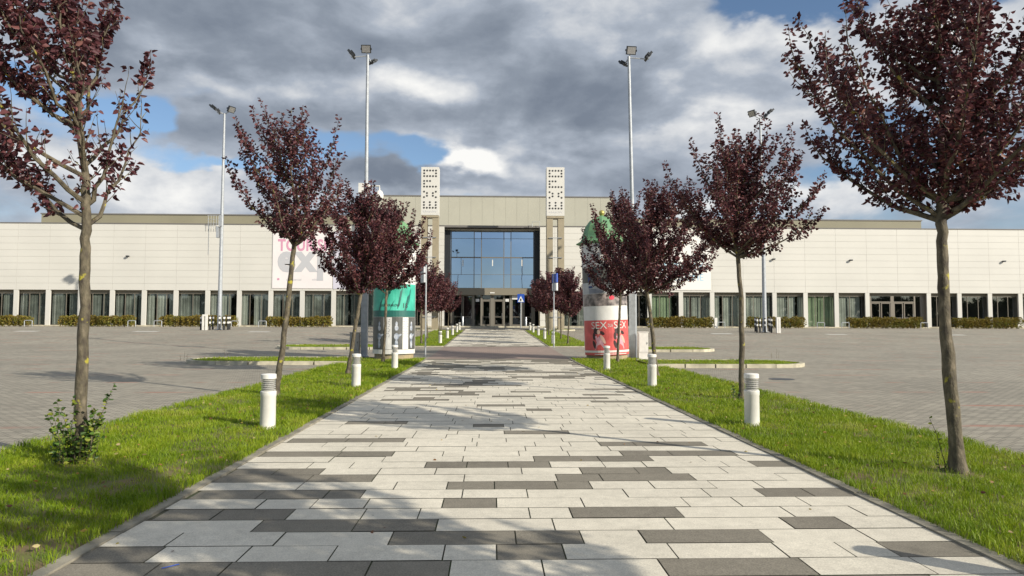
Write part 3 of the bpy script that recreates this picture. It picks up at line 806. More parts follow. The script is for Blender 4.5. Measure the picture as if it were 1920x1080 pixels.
_, c = fit_tree([(718, 682), (722, 620), (724, 560), (728, 510), (728, 470)], 25.6, 648, 808, 380, 565,
    'plum tree standing right in front of the green and white advertising column', 85, nl=26, dens=1.2, leafs=.09, zf=2.5, r0=.055); cnt.append(c)
_, c = fit_tree([(1158, 681), (1160, 620), (1163, 560), (1162, 520), (1160, 470)], 25.7, 1083, 1245, 370, 590,
    'plum tree standing right in front of the red poster column', 96, nl=26, dens=1.0, leafs=.09, zf=2.3, r0=.055); cnt.append(c)
# beside the photographer, out of frame: it casts the shadow across the near slabs
_, c = tree('plum_tree', [(4.7, .15, .01), (4.7, .15, 1), (4.68, .15, 2.3), (4.7, .15, 2.9)], 1.6, 2.1, 5.6, 'plum tree beside the camera whose shadow falls on the near slabs', 107, nl=24, dens=.8, leafs=.09, zf=2.3, r0=.06); cnt.append(c)
# far row
far_protos = []
for i, (sd_, lean) in enumerate(((201, 0), (202, .12), (203, -.1))):
    b = (0, 0, 0)
    rt, c = tree('plum_tree', [(0, 0, 0), (lean * .3, 0, .8), (lean * .7, 0, 1.6), (lean, 0, 2.1), (lean, 0, 2.6)], 1.42, 1.75, 4.75, 'x', sd_, nl=20, dens=.95, leafs=.125, zf=1.8, r0=.055); cnt.append(c)
    far_protos.append(rt)
used = set(); order = ['first', 'second', 'third', 'fourth', 'fifth']
for j, Y in enumerate((41.2, 48.2, 55, 61.2, 66.2)):
    for side, X in (('left', -4.35), ('right', 4.75)):
        p = far_protos[(j + (side == 'right')) % 3]
        o = p if id(p) not in used else copy_tree(p)
        used.add(id(p))
        o.location = (X + .15 * math.sin(j * 3 + X), Y, zt(Y) + .01); o.rotation_euler = (0, 0, j * 1.3 + (2 if side == 'left' else 0))
        s = 1 + .07 * math.sin(j * 2.1 + X); o.scale = (s, s, s)
        o['label'] = f'{order[j]} small plum tree past the crossing on the {side} side of the path'
        o['group'] = 'small plum trees beyond the crossing'
print('leaves', cnt)

# leafy shoots around the foot of trees
def leafy_stems(name, base, stems, label, cat, m, leaf=.045, step=.02, seed=1, parent=None, spread=.4):
    rd = random.Random(seed); mb = MB(); lp, ld = [], []
    root = parent or empty(name, base, label, cat)
    off = Vector((0, 0, 0)) if not parent else Vector((0, 0, 0))
    for (dx, dy, h, lx, ly) in stems:
        n = 6; poly = [Vector((dx + lx * (i / n) ** 1.3, dy + ly * (i / n) ** 1.3, h * i / n)) + Vector((rd.gauss(0, .008), rd.gauss(0, .008), 0)) for i in range(n + 1)]
        mb.tube(poly, [.005 * (1 - .7 * i / n) for i in range(n + 1)], 4, cap=False)
        for a, b in zip(poly[:-1], poly[1:]):
            for k in range(max(1, int((b - a).length / step))):
                p = a.lerp(b, rd.random()); q = Vector((rd.gauss(0, 1), rd.gauss(0, 1), rd.uniform(-.2, .7))).normalized()
                lp.append(tuple(p)); ld.append(tuple(q))
    st = mb.build('stems', MT['bark'], root); lf = leaves_mesh('foliage', np.array(lp), np.array(ld), leaf, m, root, seed=seed)
    return root
rd = random.Random(4)
b1 = tpts([(150, 880)], 7.4)[0]
stems = []
for i in range(34):
    a = rd.random() * 6.28; r_ = rd.random() ** .7 * .18; h = rd.uniform(.15, .62)
    stems.append((math.cos(a) * r_, math.sin(a) * r_ - .06, h, math.cos(a) * h * .3, math.sin(a) * .1))
stems += [(.12, -.1, .86, .26, 0), (-.1, -.1, .68, -.10, 0), (-.03, -.12, .72, .02, 0), (.1, -.12, .62, .08, 0)]
leafy_stems('root_suckers', b1, stems, 'bushy green shoots around the foot of the nearest left tree', 'plant', greenM, .052, .016, 3)
b2 = tpts([(1797, 893)], 6.7)[0]
x_, y_ = G(1772, 890)
leafy_stems('weed', (x_, y_, .02), [(0, 0, .55, -.14, 0), (.03, .02, .3, .06, 0), (-.04, 0, .22, -.05, 0), (0, -.04, .16, .05, -.03)], 'thin yellowish weed left of the nearest right trunk', 'plant', greenM, .035, .035, 5)
x_, y_ = G(1383, 752)
leafy_stems('weed', (x_, y_, .02), [(0, 0, .32, -.1, 0), (-.05, .02, .26, -.06, 0), (-.1, 0, .22, .05, 0), (.02, -.04, .2, .05, 0), (-.08, .03, .28, .02, 0)], 'low yellow green weed at the foot of the second right tree', 'plant', greenM, .05, .025, 6)
for i, (px, py, h, lb) in enumerate(((420, 676, .5, 'tall dry weed on the left end of the near island'), (345, 672, .35, 'small dry weed at the tip of the near left island'),
                                     (1455, 668, .35, 'dry weed on the near right island'))):
    x_, y_ = G(px, py + 3, .09)
    leafy_stems('weed', (x_, y_, zt(y_) + .08), [(0, 0, h, .03, 0), (.1, 0, h * .7, .03, 0), (-.15, .05, h * .6, -.03, 0)], lb, 'plant', dryM, .03, .05, 20 + i)

# ------------------------------------------------------------------ bollard lights
def make_bollard():
    rt = empty('bollard_light', (0, 0, 0), '', 'bollard light', 'round bollard lights along the path')
    r = .105
    MB().lathe([(r, -.05), (r, .455), (r + .004, .46), (r + .004, .52), (r - .01, .53)], n=28).build('post', MT['white'], rt, smooth=True)
    MB().lathe([(.06, .52), (.06, .70)], n=20).build('lamp_core', MT['steel'], rt, smooth=True)
    lv = MB()
    for k in range(6):
        z = .535 + k * .027; lv.lathe([(.066, z), (.097, z + .002), (.099, z + .008), (.07, z + .020), (.062, z + .020)], n=28)
    lv.build('louvre', MT['louvre'], rt, smooth=True)
    MB().lathe([(r - .012, .695), (r, .70), (r, .755), (r - .01, .765), (.02, .772)], n=28).build('cap', MT['white'], rt, smooth=True)
    return rt
bol = make_bollard(); first = True
BY = [('left', -3.13, 9.75), ('left', -3.13, 16.0), ('left', -3.13, 22.3), ('left', -3.13, 41.9), ('left', -3.13, 48.5), ('left', -3.13, 54.9), ('left', -3.13, 61.8), ('left', -3.13, 66.6),
      ('right', 3.76, 3.57), ('right', 3.77, 9.85), ('right', 3.77, 16.0), ('right', 3.70, 21.9), ('right', 3.75, 41.6), ('right', 3.75, 48.3), ('right', 3.75, 54.8), ('right', 3.75, 61.6), ('right', 3.75, 66.6)]
NM = {9.75: 'nearest', 9.85: 'nearest', 16.0: 'second nearest', 22.3: 'third nearest', 21.9: 'third nearest'}
ordn = {'left': 0, 'right': 0}
for side, X, Y in BY:
    o = bol if first else copy_tree(bol); first = False
    o.location = (X, Y, zt(Y) + .015)
    if Y > 40:
        o['label'] = f'{order[ordn[side]]} bollard light past the crossing on the {side} edge'; ordn[side] += 1
    elif Y < 5: o['label'] = 'bollard light just outside the frame on the near right'
    else:
        o['label'] = f'{NM[Y]} white bollard light with steel louvres on the {side} lawn' + (', yellow leaves at its foot' if Y == 9.75 else '')

# ------------------------------------------------------------------ tall lamps
def flood(parent, c, out, tilt, s=.42, lens_down=True):
    """floodlight box at c facing direction out, tilted up by tilt"""
    o = Vector(out).normalized(); side = o.cross(Vector((0, 0, 1))).normalized()
    nrm = (o * math.sin(tilt) * 1.0 + Vector((0, 0, -1)) * math.cos(tilt)).normalized(); up = side.cross(nrm).normalized()
    c = Vector(c)
    b = MB(); b.obox(c, side * s * .5, up * s * .42, nrm * s * .12); b.obox(c - nrm * s * .2, side * s * .3, up * s * .25, nrm * s * .09)
    b.obox(c - nrm * s * .05 + side * s * .53, side * .012, up * s * .1, nrm * s * .22); b.obox(c - nrm * s * .05 - side * s * .53, side * .012, up * s * .1, nrm * s * .22)
    h = b.build('floodlight', MT['dark'], parent)
    MB().obox(c + nrm * s * .13, side * s * .42, up * s * .34, nrm * s * .012).build('lens', MT['steel'], h)
    return h
def lamp_pole(px_top, py_top, base, label, group, heads, r=(.11, .07)):
    X, Y = base; z0 = zt(Y, X)
    xt, zt_ = P(px_top, py_top, Y)
    rt = empty('lamp_pole', (X, Y, z0), label, 'street lamp', group)
    H = zt_ - z0
    MB().tube([(0, 0, -.05), (0, 0, H * .5), (xt - X, 0, H)], [r[0], (r[0] + r[1]) / 2, r[1]], 10).build('pole', MT['galv'], rt, smooth=True)
    MB().lathe([(r[0] * 1.9, 0), (r[0] * 1.9, .03), (r[0] * 1.2, .05)], n=12).build('base_plate', MT['galv'], rt)
    arm = MB(); k = r[1] / .07
    for (dx, dy, dz, ox, oy, ti, s) in heads:
        c = Vector((xt - X + dx, dy, H + dz)); arm.tube([(xt - X, 0, H - .05), (xt - X + dx * .9, dy * .9, H + dz - .12)], .028 * k, 6)
        flood(rt, c, (ox, oy, 0), ti, s)
    arm.build('bracket', MT['galv'], rt)
    return rt, xt, H
Yp = G(683, 669)[1] + .3
bx = P(683, 640, Yp)[0]
lampL, xt, Hh = lamp_pole(689.5, 103, (bx, Yp), 'tall grey floodlight pole with white security camera, left of the path', 'tall floodlight poles by the crossing',
    [(-.05, -.12, .22, 0, -1, R(65), .42), (-.72, 0, .02, -1, 0, R(50), .42), (.2, .25, -.22, .7, .7, R(40), .36)], r=(.11, .062))
# lower sleeve and camera
MB().lathe([(.19, 0), (.19, P(0, 540, Yp)[1] - zt(Yp)), (.13, P(0, 535, Yp)[1] - zt(Yp))], n=4, a0=R(45)).build('cable_sleeve', MT['galv'], lampL)
zc = P(683, 352, Yp)[1] - zt(Yp); s_ = Yp / F; ox = P(686, 352, Yp)[0] - bx
b = MB(); b.box(ox - 13 * s_, ox - 4 * s_, -.12, .12, zc - 11 * s_, zc + 8 * s_); cb = b.build('control_box', MT['white'], lampL)
b = MB(); b.tube([(ox, 0, zc + 3 * s_), (ox + 26 * s_, -.05, zc + 3 * s_), (ox + 26 * s_, -.05, zc - 6 * s_)], .035, 6); b.box(ox + 2 * s_, ox + 6 * s_, -.1, .1, zc - 9 * s_, zc + 8 * s_)
b.build('camera_bracket', MT['white'], lampL)
cd = MB().lathe([(.03, .32), (.12, .26), (.175, .12), (.18, .0), (.15, -.06)], c=(ox + 26 * s_, -.05, zc - 18 * s_), n=20).build('camera_dome', MT['white'], lampL, smooth=True)
MB().lathe([(.11, -.07), (.10, -.13), (.06, -.17), (.01, -.185)], c=(ox + 26 * s_, -.05, zc - 18 * s_), n=16).build('lens', MT['dark'], cd, smooth=True)
Yp2 = G(1187, 673)[1] + .3; bx2 = P(1187, 640, Yp2)[0]
lampR, _, _ = lamp_pole(1179, 106, (bx2, Yp2), 'tall grey floodlight pole beside the red poster column', 'tall floodlight poles by the crossing',
    [(.08, -.12, .22, .1, -1, R(65), .42), (.85, 0, .02, 1, 0, R(50), .42), (-.2, .25, -.22, -.7, .7, R(40), .36)], r=(.11, .062))
MB().lathe([(.19, 0), (.19, P(0, 545, Yp2)[1] - zt(Yp2)), (.13, P(0, 540, Yp2)[1] - zt(Yp2))], n=4, a0=R(20)).build('cable_sleeve', MT['galv'], lampR)
bL = G(411, 618.3); bR = G(1434, 622.5)
farL, _, _ = lamp_pole(421, 213, bL, 'far floodlight pole ringed by striped posts, left car park', 'far floodlight poles in the car park', [(.55, 0, .35, 1, -.6, R(60), .62), (-.55, 0, .2, -1, -.3, R(50), .55), (-.95, 0, .5, -1, 0, R(40), .6)], r=(.18, .085))
farR, _, _ = lamp_pole(1425, 222, bR, 'far floodlight pole ringed by striped posts, right car park', 'far floodlight poles in the car park', [(-.65, 0, .4, -1, -.6, R(60), .62), (.5, 0, .2, 1, -.3, R(50), .55), (.85, 0, .55, 1, 0, R(40), .6)], r=(.18, .085))
Yf = bL[1]; s_ = Yf / F; zF = zt(*bL[::-1]); zc = 0
for (dx0, dx1, pa, pb) in ((-8, -4.5, 425, 446), (-3, 1.5, 404, 425)):
    MB().box(dx0 * s_, dx1 * s_, -.25, .1, P(406, pb, Yf)[1] - zF, P(406, pa, Yf)[1] - zF).build('control_box', MT['galv'], farL)
# striped posts
def post_proto():
    rt = empty('striped_post', (0, 0, 0), '', 'post')
    MB().lathe([(.07, 0), (.07, 1.12), (.05, 1.16)], n=12).build('post', MT['black'], rt, smooth=True)
    b = MB()
    for z in (.52, .9): b.lathe([(.078, z), (.078, z + .15)], n=12)
    b.build('reflective_band', MT['white'], rt); return rt
pp = post_proto(); first = True
for side, (bx_, by_), offs in (('left', bL, [(-25, -.9), (-20, .9), (-9, -.9), (8, -.9), (12, .8), (13.5, -.5), (16, -.9), (19, -.4)]), ('right', bR, [(-22, -.8), (-16.5, -.8), (-13.5, .5), (-7, -.8), (5, -.8), (13, .3), (21, -.6), (17, .9)])):
    for i, (dpx, dy) in enumerate(offs):
        o = pp if first else copy_tree(pp); first = False
        o.location = (bx_ + dpx * by_ / F, by_ + dy, zt(by_ + dy, bx_)); o['group'] = f'striped posts around the far {side} floodlight pole'
        o['label'] = f'short black post with white bands around the far {side} floodlight pole'
    b = MB()
    xs = (-17, -11.5) if side == 'left' else (11, 15)
    for q in xs: b.box((q - 1.6) * by_ / F, (q + 1.6) * by_ / F, -.1, .1, 0, 1.12)
    b.box((xs[0] - 1.6) * by_ / F, (xs[1] + 1.6) * by_ / F, -.09, .09, 1.12, 1.25)
    o = b.build('barrier_frame', MT['white']); o.location = (bx_, by_ - 1.3, zt(by_ - 1.3, bx_))
    tag(o, f'white frame barrier before the far {side} floodlight pole', 'barrier')

# ------------------------------------------------------------------ advertising columns
pm = lambda n, c, r=.45, **k: mat(n, c, r, **k)
TEAL = pm('poster_teal', (.03, .36, .26), col2=(.10, .62, .46), vscale=1.2); TEALD = pm('poster_dark_teal', (.02, .13, .11)); INK = pm('poster_ink', (.03, .035, .04))
PDARK = pm('poster_dark', (.07, .075, .07), col2=(.13, .13, .12), vscale=2); FIG = pm('poster_figure', (.60, .62, .66), col2=(.2, .25, .33), vscale=7)
RED = pm('poster_red', (.60, .10, .095), var=.2, vscale=2.5); PINK = pm('poster_pink', (.72, .42, .46), col2=(.58, .30, .36), vscale=6); SKIN = pm('poster_skin', (.66, .42, .34)); HAIR = pm('poster_hair', (.045, .02, .02))
GREYP = pm('poster_grey', (.40, .42, .44), col2=(.5, .52, .54), vscale=3); BLUEP = pm('poster_blue', (.03, .06, .20)); MIXP = pm('poster_collage', (.08, .07, .07), col2=(.42, .36, .34), vscale=5)
REDS = pm('poster_red_spot', (.75, .06, .10)); TXT = pm('poster_text', (.22, .23, .26))
def cyl_patch(b, r, x0, x1, z0, z1, n=None):
    """patch on a cylinder facing -y, x is arc length; """
    n = n or max(1, int(abs(x1 - x0) / .12)); vs = []; fs = []
    for i in range(n + 1):
        a = (x0 + (x1 - x0) * i / n) / r
        vs += [(r * math.sin(a), -r * math.cos(a), z0), (r * math.sin(a), -r * math.cos(a), z1)]
    for i in range(n): fs.append((2 * i, 2 * i + 2, 2 * i + 3, 2 * i + 1))
    b.add(vs, fs)
def cyl_poly(b, r, pts):
    """polygon (fan) wrapped on the drum"""
    c = (sum(p[0] for p in pts) / len(pts), sum(p[1] for p in pts) / len(pts))
    w = lambda p: (r * math.sin(p[0] / r), -r * math.cos(p[0] / r), p[1])
    n = len(pts)
    b.add([w(c)] + [w(p) for p in pts], [(0, i + 1, (i + 1) % n + 1) for i in range(n)])
def cyl_text(b, r, body, x0, x1, z0, z1):
    v, f = text_geo(body, 1.0); xs = [a[0] for a in v]; ys = [a[1] for a in v]; ax, bx_, ay, by = min(xs), max(xs), min(ys), max(ys)
    out = []
    for a in v:
        x = x0 + (a[0] - ax) / (bx_ - ax) * (x1 - x0); z = z0 + (a[1] - ay) / (by - ay) * (z1 - z0); out.append((r * math.sin(x / r), -r * math.cos(x / r), z))
    b.add(out, f)
def ell(cx, cz, rx, rz, n=14, rot=0):
    return [(cx + rx * math.cos(t) * math.cos(rot) - rz * math.sin(t) * math.sin(rot), cz + rx * math.cos(t) * math.sin(rot) + rz * math.sin(t) * math.cos(rot)) for t in [2 * math.pi * i / n for i in range(n)]]
def ad_column(pxc, pybase, half_px, pybrim, label, tilt):
    X, Y = G(pxc, pybase); r = half_px * Y / F; Y += r
    X = PX(pxc, Y, 640); r = half_px * Y / F
    rt = empty('advertising_column', (X, Y, zt(Y)), label, 'advertising column', 'advertising columns flanking the crossing')
    rt.rotation_euler = (0, tilt, 0)
    hb = P(pxc, pybrim, Y)[1] - zt(Y); pl = .30
    MB().lathe([(r * .93, -.1), (r * .93, pl)], n=40).build('plinth', MT['stone'], rt, smooth=True)
    MB().lathe([(r, pl), (r, hb)], n=48).build('drum', MT['paper'], rt, smooth=True)
    q = hb + .02; k = 1.15 * r / .9
    roof = MB(); roof.lathe([(r * 1.02, q - .06), (r * 1.22, q - .01), (r * 1.24, q + .03), (r * 1.03, q + .12 * k), (r * .93, q + .26 * k), (r * .88, q + .42 * k), (r * .78, q + .64 * k), (r * .58, q + .84 * k), (r * .32, q + .97 * k), (.04, q + 1.03 * k)], n=8, a0=R(22.5 + 12))
    rf = roof.build('roof', MT['copper'], rt)
    MB().lathe([(.02, -.12), (.07, -.11), (.12, -.03), (.125, .0), (.11, .07), (.05, .12), (.01, .13)], c=(0, 0, q + 1.03 * k + .10), n=16).build('finial', MT['gold'], rf, smooth=True)
    return rt, X, Y, r, hb
cl, Xc, Yc, rc, hb = ad_column(739, 676, 38.5, 462, 'green domed advertising column with teal poster above dark and white ones', 0.0)
zz = lambda py: P(739, py, Yc - rc)[1] - zt(Yc)
w_ = rc / 38.5
b = MB(); cyl_patch(b, rc + .02, -rc * 1.5, rc * 1.5, zz(664), zz(656)); b.build('band', MT['white'], cl)
b = MB(); cyl_patch(b, rc + .006, -rc * 1.5, rc * 1.5, zz(594), zz(532)); p1 = b.build('poster', TEAL, cl); p1['label'] = 'teal poster with jagged shapes'
b = MB()
for (x0, za, x1, zb, w) in ((-28, 590, -22, 560, 5), (-15, 575, -8, 545, 6), (-6, 588, 2, 562, 4), (10, 580, 16, 540, 5), (22, 590, 30, 550, 6), (32, 572, 36, 540, 3)):
    cyl_poly(b, rc + .012, [(x0 * w_, zz(za)), ((x0 + w) * w_, zz(za - 8)), ((x1 + w) * w_, zz(zb)), (x1 * w_, zz(zb + 6))])
cyl_patch(b, rc + .012, -rc * 1.5, rc * 1.5, zz(594), zz(582))
b.build('dark_shapes', TEALD, p1)
b = MB(); cyl_text(b, rc + .016, '18', 22 * w_, 31 * w_, zz(577), zz(568)); cyl_text(b, rc + .016, 'JAZZ KRAKOW', -20 * w_, 14 * w_, zz(576), zz(570)); b.build('lettering', INK, p1)
b = MB(); cyl_patch(b, rc + .006, -rc * 1.5, rc * 1.5, zz(655.5), zz(594.5)); p2 = b.build('poster', PDARK, cl); p2['label'] = 'dark poster strips with pale standing figures'
b = MB()
for (a, c) in ((-13, 1), (19, 30)): cyl_patch(b, rc + .011, a * w_ * 1.1, c * w_ * 1.1, zz(655), zz(595))
b.build('white_panel', MT['paper'], p2)
b = MB()
for cxp in (-24, 9.5, 41):
    cyl_poly(b, rc + .013, ell(cxp * w_, zz(607), 2.2 * w_, 4 * w_)); cyl_poly(b, rc + .013, ell(cxp * w_, zz(615), 3.6 * w_, 5 * w_)); cyl_poly(b, rc + .013, ell(cxp * w_, zz(631), 4.5 * w_, 6 * w_)); cyl_poly(b, rc + .013, ell(cxp * w_, zz(645), 3 * w_, 8 * w_))
    cyl_poly(b, rc + .013, ell((cxp + 5) * w_, zz(629), 5 * w_, 1.8 * w_, rot=.5))
b.build('figure', FIG, p2)
b = MB()
for i in range(11): cyl_patch(b, rc + .014, -12 * w_, (-2 - (i % 3)) * w_, zz(600 + i * 3.2), zz(599 + i * 3.2)); cyl_patch(b, rc + .014, 22 * w_, (32 - (i % 2)) * w_, zz(600 + i * 3.2), zz(599 + i * 3.2))
b.build('small_print', TXT, p2)

cr_, Xc, Yc, rc, hb = ad_column(1138, 676, 41, 458, 'green domed advertising column with red poster near its base', R(-1.8))
zz = lambda py: P(1138, py, Yc - rc)[1] - zt(Yc); w_ = rc / 41
b = MB(); cyl_patch(b, rc + .006, -rc * 1.5, rc * 1.3, zz(666), zz(600)); p1 = b.build('poster', RED, cr_); p1['label'] = 'red poster with two women in pink and large white letters'
b = MB(); cyl_text(b, rc + .014, 'SEX', -35 * w_, -5 * w_, zz(616), zz(603)); cyl_text(b, rc + .014, 'SEX', 8 * w_, 38 * w_, zz(616), zz(603)); cyl_text(b, rc + .014, 'DLA', -3 * w_, 6 * w_, zz(613), zz(607)); cyl_patch(b, rc + .012, -rc * 1.5, rc * 1.3, zz(661), zz(657)); cyl_patch(b, rc + .012, -30 * w_, 36 * w_, zz(664.5), zz(663.2))
b.build('lettering', MT['white'], p1)
for dx in (-22, 18):
    b = MB(); cyl_poly(b, rc + .010, ell((dx - 3) * w_, zz(620), 6 * w_, 6 * w_)); cyl_poly(b, rc + .010, ell((dx - 8) * w_, zz(630), 3 * w_, 7 * w_)); cyl_poly(b, rc + .010, ell((dx + 8) * w_, zz(624), 5 * w_, 3 * w_, rot=-.6)); cyl_poly(b, rc + .010, ell((dx - 8) * w_, zz(646), 3 * w_, 8 * w_, rot=.3)); b.build('figure_hair', HAIR, p1)
    b = MB(); cyl_poly(b, rc + .016, ell((dx + 1) * w_, zz(622), 3.2 * w_, 4.5 * w_)); cyl_poly(b, rc + .014, ell((dx + 9) * w_, zz(636), 3 * w_, 9 * w_, rot=.5)); b.build('figure_skin', SKIN, p1)
    b = MB(); cyl_poly(b, rc + .012, [((dx - 6) * w_, zz(630)), ((dx + 6) * w_, zz(628)), ((dx + 9) * w_, zz(640)), ((dx + 12) * w_, zz(655)), ((dx - 7) * w_, zz(655)), ((dx - 3) * w_, zz(642))][::-1]); b.build('figure_dress', PINK, p1)
b = MB(); cyl_patch(b, rc + .006, -rc * 1.5, rc * 1.3, zz(573), zz(550)); p2 = b.build('poster', MIXP, cr_); p2['label'] = 'dark photo collage poster with a red spot'
b = MB(); cyl_poly(b, rc + .012, ell(6 * w_, zz(558), 5 * w_, 4 * w_)); b.build('red_spot', REDS, p2)
b = MB(); cyl_patch(b, rc + .006, -rc * 1.5, rc * .6, zz(549.5), zz(529)); p3 = b.build('poster', GREYP, cr_); p3['label'] = 'grey notice poster with lines of print'
b = MB(); cyl_patch(b, rc + .012, -39 * w_, -30 * w_, zz(539), zz(535))
for i in range(4): cyl_patch(b, rc + .012, -39 * w_, (-8 - 4 * (i % 2)) * w_, zz(541.8 + i * 2.2), zz(541 + i * 2.2))
b.build('small_print', BLUEP, p3)
b = MB(); cyl_patch(b, rc + .006, -rc * 1.5, rc * .7, zz(528.5), zz(500)); p4 = b.build('poster', PDARK, cr_); p4['label'] = 'dark poster with a blue panel'
b = MB(); cyl_patch(b, rc + .012, -40 * w_, -34 * w_, zz(527), zz(512)); b.build('blue_panel', BLUEP, p4)
b = MB()
for i in range(4): cyl_patch(b, rc + .012, -31 * w_, (-12 - 3 * (i % 2)) * w_, zz(513 + i * 4.0), zz(511 + i * 4.0))
b.build('small_print', GREYP, p4)

# cabinets beside the columns
def cabinet(x0, x1, py0, py1, label, m):
    px = (x0 + x1) / 2; X, Y = G(px, py1); w = (x1 - x0) / 2 * Y / F; h = P(px, py0, Y)[1] - zt(Y)
    rt = empty('electrical_cabinet', (X, Y + .2, zt(Y)), label, 'cabinet', 'electrical cabinets by the crossing')
    MB().box(-w, w, -.17, .17, .28, h - .04).build('body', m, rt)
    MB().box(-w + .01, w - .01, -.16, .16, -.05, .277).build('base', m, rt)
    MB().box(-w - .015, w + .015, -.19, .19, h - .037, h).build('cap', m, rt)
    d = MB().box(-w + .02, w - .02, -.183, -.172, .31, h - .07).build('door', m, rt)
    MB().box(w - .06, w - .04, -.20, -.185, h * .55, h * .55 + .08).build('handle', MT['dark'], d)
    return rt
cabinet(1198, 1216, 622, 674, 'pale narrow electrical cabinet right of the red poster column', MT['white'])
cabinet(655, 672, 623, 669, 'shaded grey electrical cabinet left of the teal poster column', mat('cab_shaded', (.42, .40, .36), .6, var=.06))  # darker base colour carries the shade lying on this cabinet

# sign posts
def sign_post(px, pybase, pytop, label, plates, r=.035, Y=None):
    X, Yb = G(px, pybase); Y = Y or Yb
    rt = empty('sign_post', (X, Y, zt(Y, X)), label, 'road sign'); H = P(px, pytop, Y)[1] - zt(Y, X)
    MB().tube([(0, 0, -.05), (0, 0, H)], r, 10).build('post', MT['galv'], rt, smooth=True)
    MB().lathe([(r * 1.25, H), (r * 1.25, H + .02), (r * .3, H + .04)], n=10).build('cap', MT['dark'], rt, smooth=True)
    for (kind, *a) in plates: kind(rt, Y, X, H, *a)
    return rt, X, Y
def edge_plate(rt, Y, X, H, px, pya, pyb, m, wid=.6):
    """plate turned side-on to the path"""
    x = P(px, pya, Y)[0] - X; z1, z0 = P(px, pya, Y)[1] - zt(Y), P(px, pyb, Y)[1] - zt(Y)
    MB().obox((x, 0, (z0 + z1) / 2), (.04, .02, 0), (-.1, wid / 2, 0), (0, 0, (z1 - z0) / 2)).build('sign_plate', m, rt)
BLUE = mat('sign_blue', (.02, .08, .42), .4); SIGNW = mat('sign_white', (.78, .78, .76), .4); ORG = mat('sign_orange', (.70, .42, .16), .5)
r1_, X1, Y1 = sign_post(797.5, 668, 497, 'slim grey post with sign plates seen edge on, near the left column', [(edge_plate, 793.5, 501, 512, MT['galv']), (edge_plate, 793.5, 515, 530, MT['galv'])])
r2_, X2, Y2 = sign_post(1038.5, 651, 512, 'slim grey post with a blue and white plate, beyond the crossing on the right', [(edge_plate, 1040.5, 513, 530, BLUE), (edge_plate, 1040.5, 531, 545, SIGNW)])
def crossing_plate(rt, Y, X, H):
    s = Y / F; MB().box(-6.5 * s, 6.5 * s, -.06, -.04, H - 16 * s, H - .02).build('sign_plate', BLUE, rt)
    b = MB(); z0 = H - 15 * s
    b.add([(-5.5 * s, -.066, z0), (5.5 * s, -.066, z0), (0, -.066, z0 + 11 * s)], [(0, 1, 2)]); b.build('white_triangle', SIGNW, rt)
    b = MB(); b.tube([(0, -.075, z0 + 2 * s), (0, -.075, z0 + 6 * s)], 1.1 * s, 6); b.build('walking_figure', MT['black'], rt)
sign_post(976.5, 615, 551, 'blue and white crossing sign on a post before the doors', [(crossing_plate,)], r=.06)
def stop_plates(rt, Y, X, H):
    s = Y / F
    for (a, c, m) in ((0, 6, SIGNW), (6.1, 13, ORG), (13.1, 18, BLUE)): MB().box(-4.2 * s, 4.2 * s, -.09, -.06, H - c * s, H - a * s).build('sign_plate', m, rt)
sign_post(47.5, 607, 542, 'grey post with white, orange and blue plates by the left hedge', [(stop_plates,)], r=.05)

# ------------------------------------------------------------------ the hall
YB = 73.0
hall = empty('exhibition_hall', (0, YB, zt(YB)), 'long low white exhibition hall with a beige centre block and pillared ground floor', 'building')
ZB = zt(YB)
def hb_(mb, name, m, parent=hall, **k):
    """mesh written in world space, parented to the hall"""
    o = mb.build(name, m, parent, **k)
    q = parent; off = Vector((0, 0, 0))
    while q is not None: off = off + Vector(q.location); q = q.parent
    me = o.data
    o.location = (0, 0, 0)
    me.transform(Matrix.Translation(-off)); return o
zband = PZ(546.5, YB); ztopw = PZ(424.5, YB)
XL, XRr = PX(-230, YB), PX(2160, YB)
xcl, xcr = PX(833, YB, 480), PX(1012.5, YB, 480)     # big glazing
pitch = (PX(1627, YB) - PX(1277, YB)) / 6
colX = []
x = PX(1277, YB)
while x < XRr: colX.append(x); x += pitch
x = PX(1277, YB) - pitch
while x > PX(1200, YB): colX.append(x); x -= pitch
colL = []; pl = (PX(625, YB) - PX(89, YB)) / 9; x = PX(625, YB)
while x > XL: colL.append(x); x -= pl
x = PX(625, YB) + pl
while x < PX(790, YB): colL.append(x); x += pl
colX = sorted(c for c in colX if abs(c - PX(1686, YB)) > 1.0); colL = sorted(colL)
def panels(xa, xb, za, zb, pw, ph, name, m, y, x_anchor, sm=MT['seam'], g_=.015):
    mb = MB(); mb.box(xa, xb, y + .03, y + .5, za, zb, 1)
    nx0 = math.floor((xa - x_anchor) / pw); xs = [xa] + [x_anchor + k * pw for k in range(nx0, nx0 + 200) if xa + .2 < x_anchor + k * pw < xb - .2] + [xb]
    n = max(1, round((zb - za) / ph)); zs = [za + (zb - za) * k / n for k in range(n + 1)]
    for a, c in zip(xs[:-1], xs[1:]):
        for d, e in zip(zs[:-1], zs[1:]): mb.box(a + g_ / 2, c - g_ / 2, y + .004 * rng.random(), y + .027, d + g_ / 2, e - g_ / 2, 0)
    return hb_(mb, name, [m, sm])
panels(XL, xcl, zband, ztopw, pl, .69, 'upper_wall', MT['panel'], YB, PX(625, YB))
panels(xcr, XRr, zband, ztopw, pitch, .69, 'upper_wall', MT['panel'], YB, PX(1277, YB))
# parapet cap
for a, c in ((XL, xcl - .003), (xcr + .003, XRr)): b = MB(); b.box(a, c, YB - .05, YB + .55, ztopw, ztopw + .10); hb_(b, 'parapet_cap', MT['roof'])
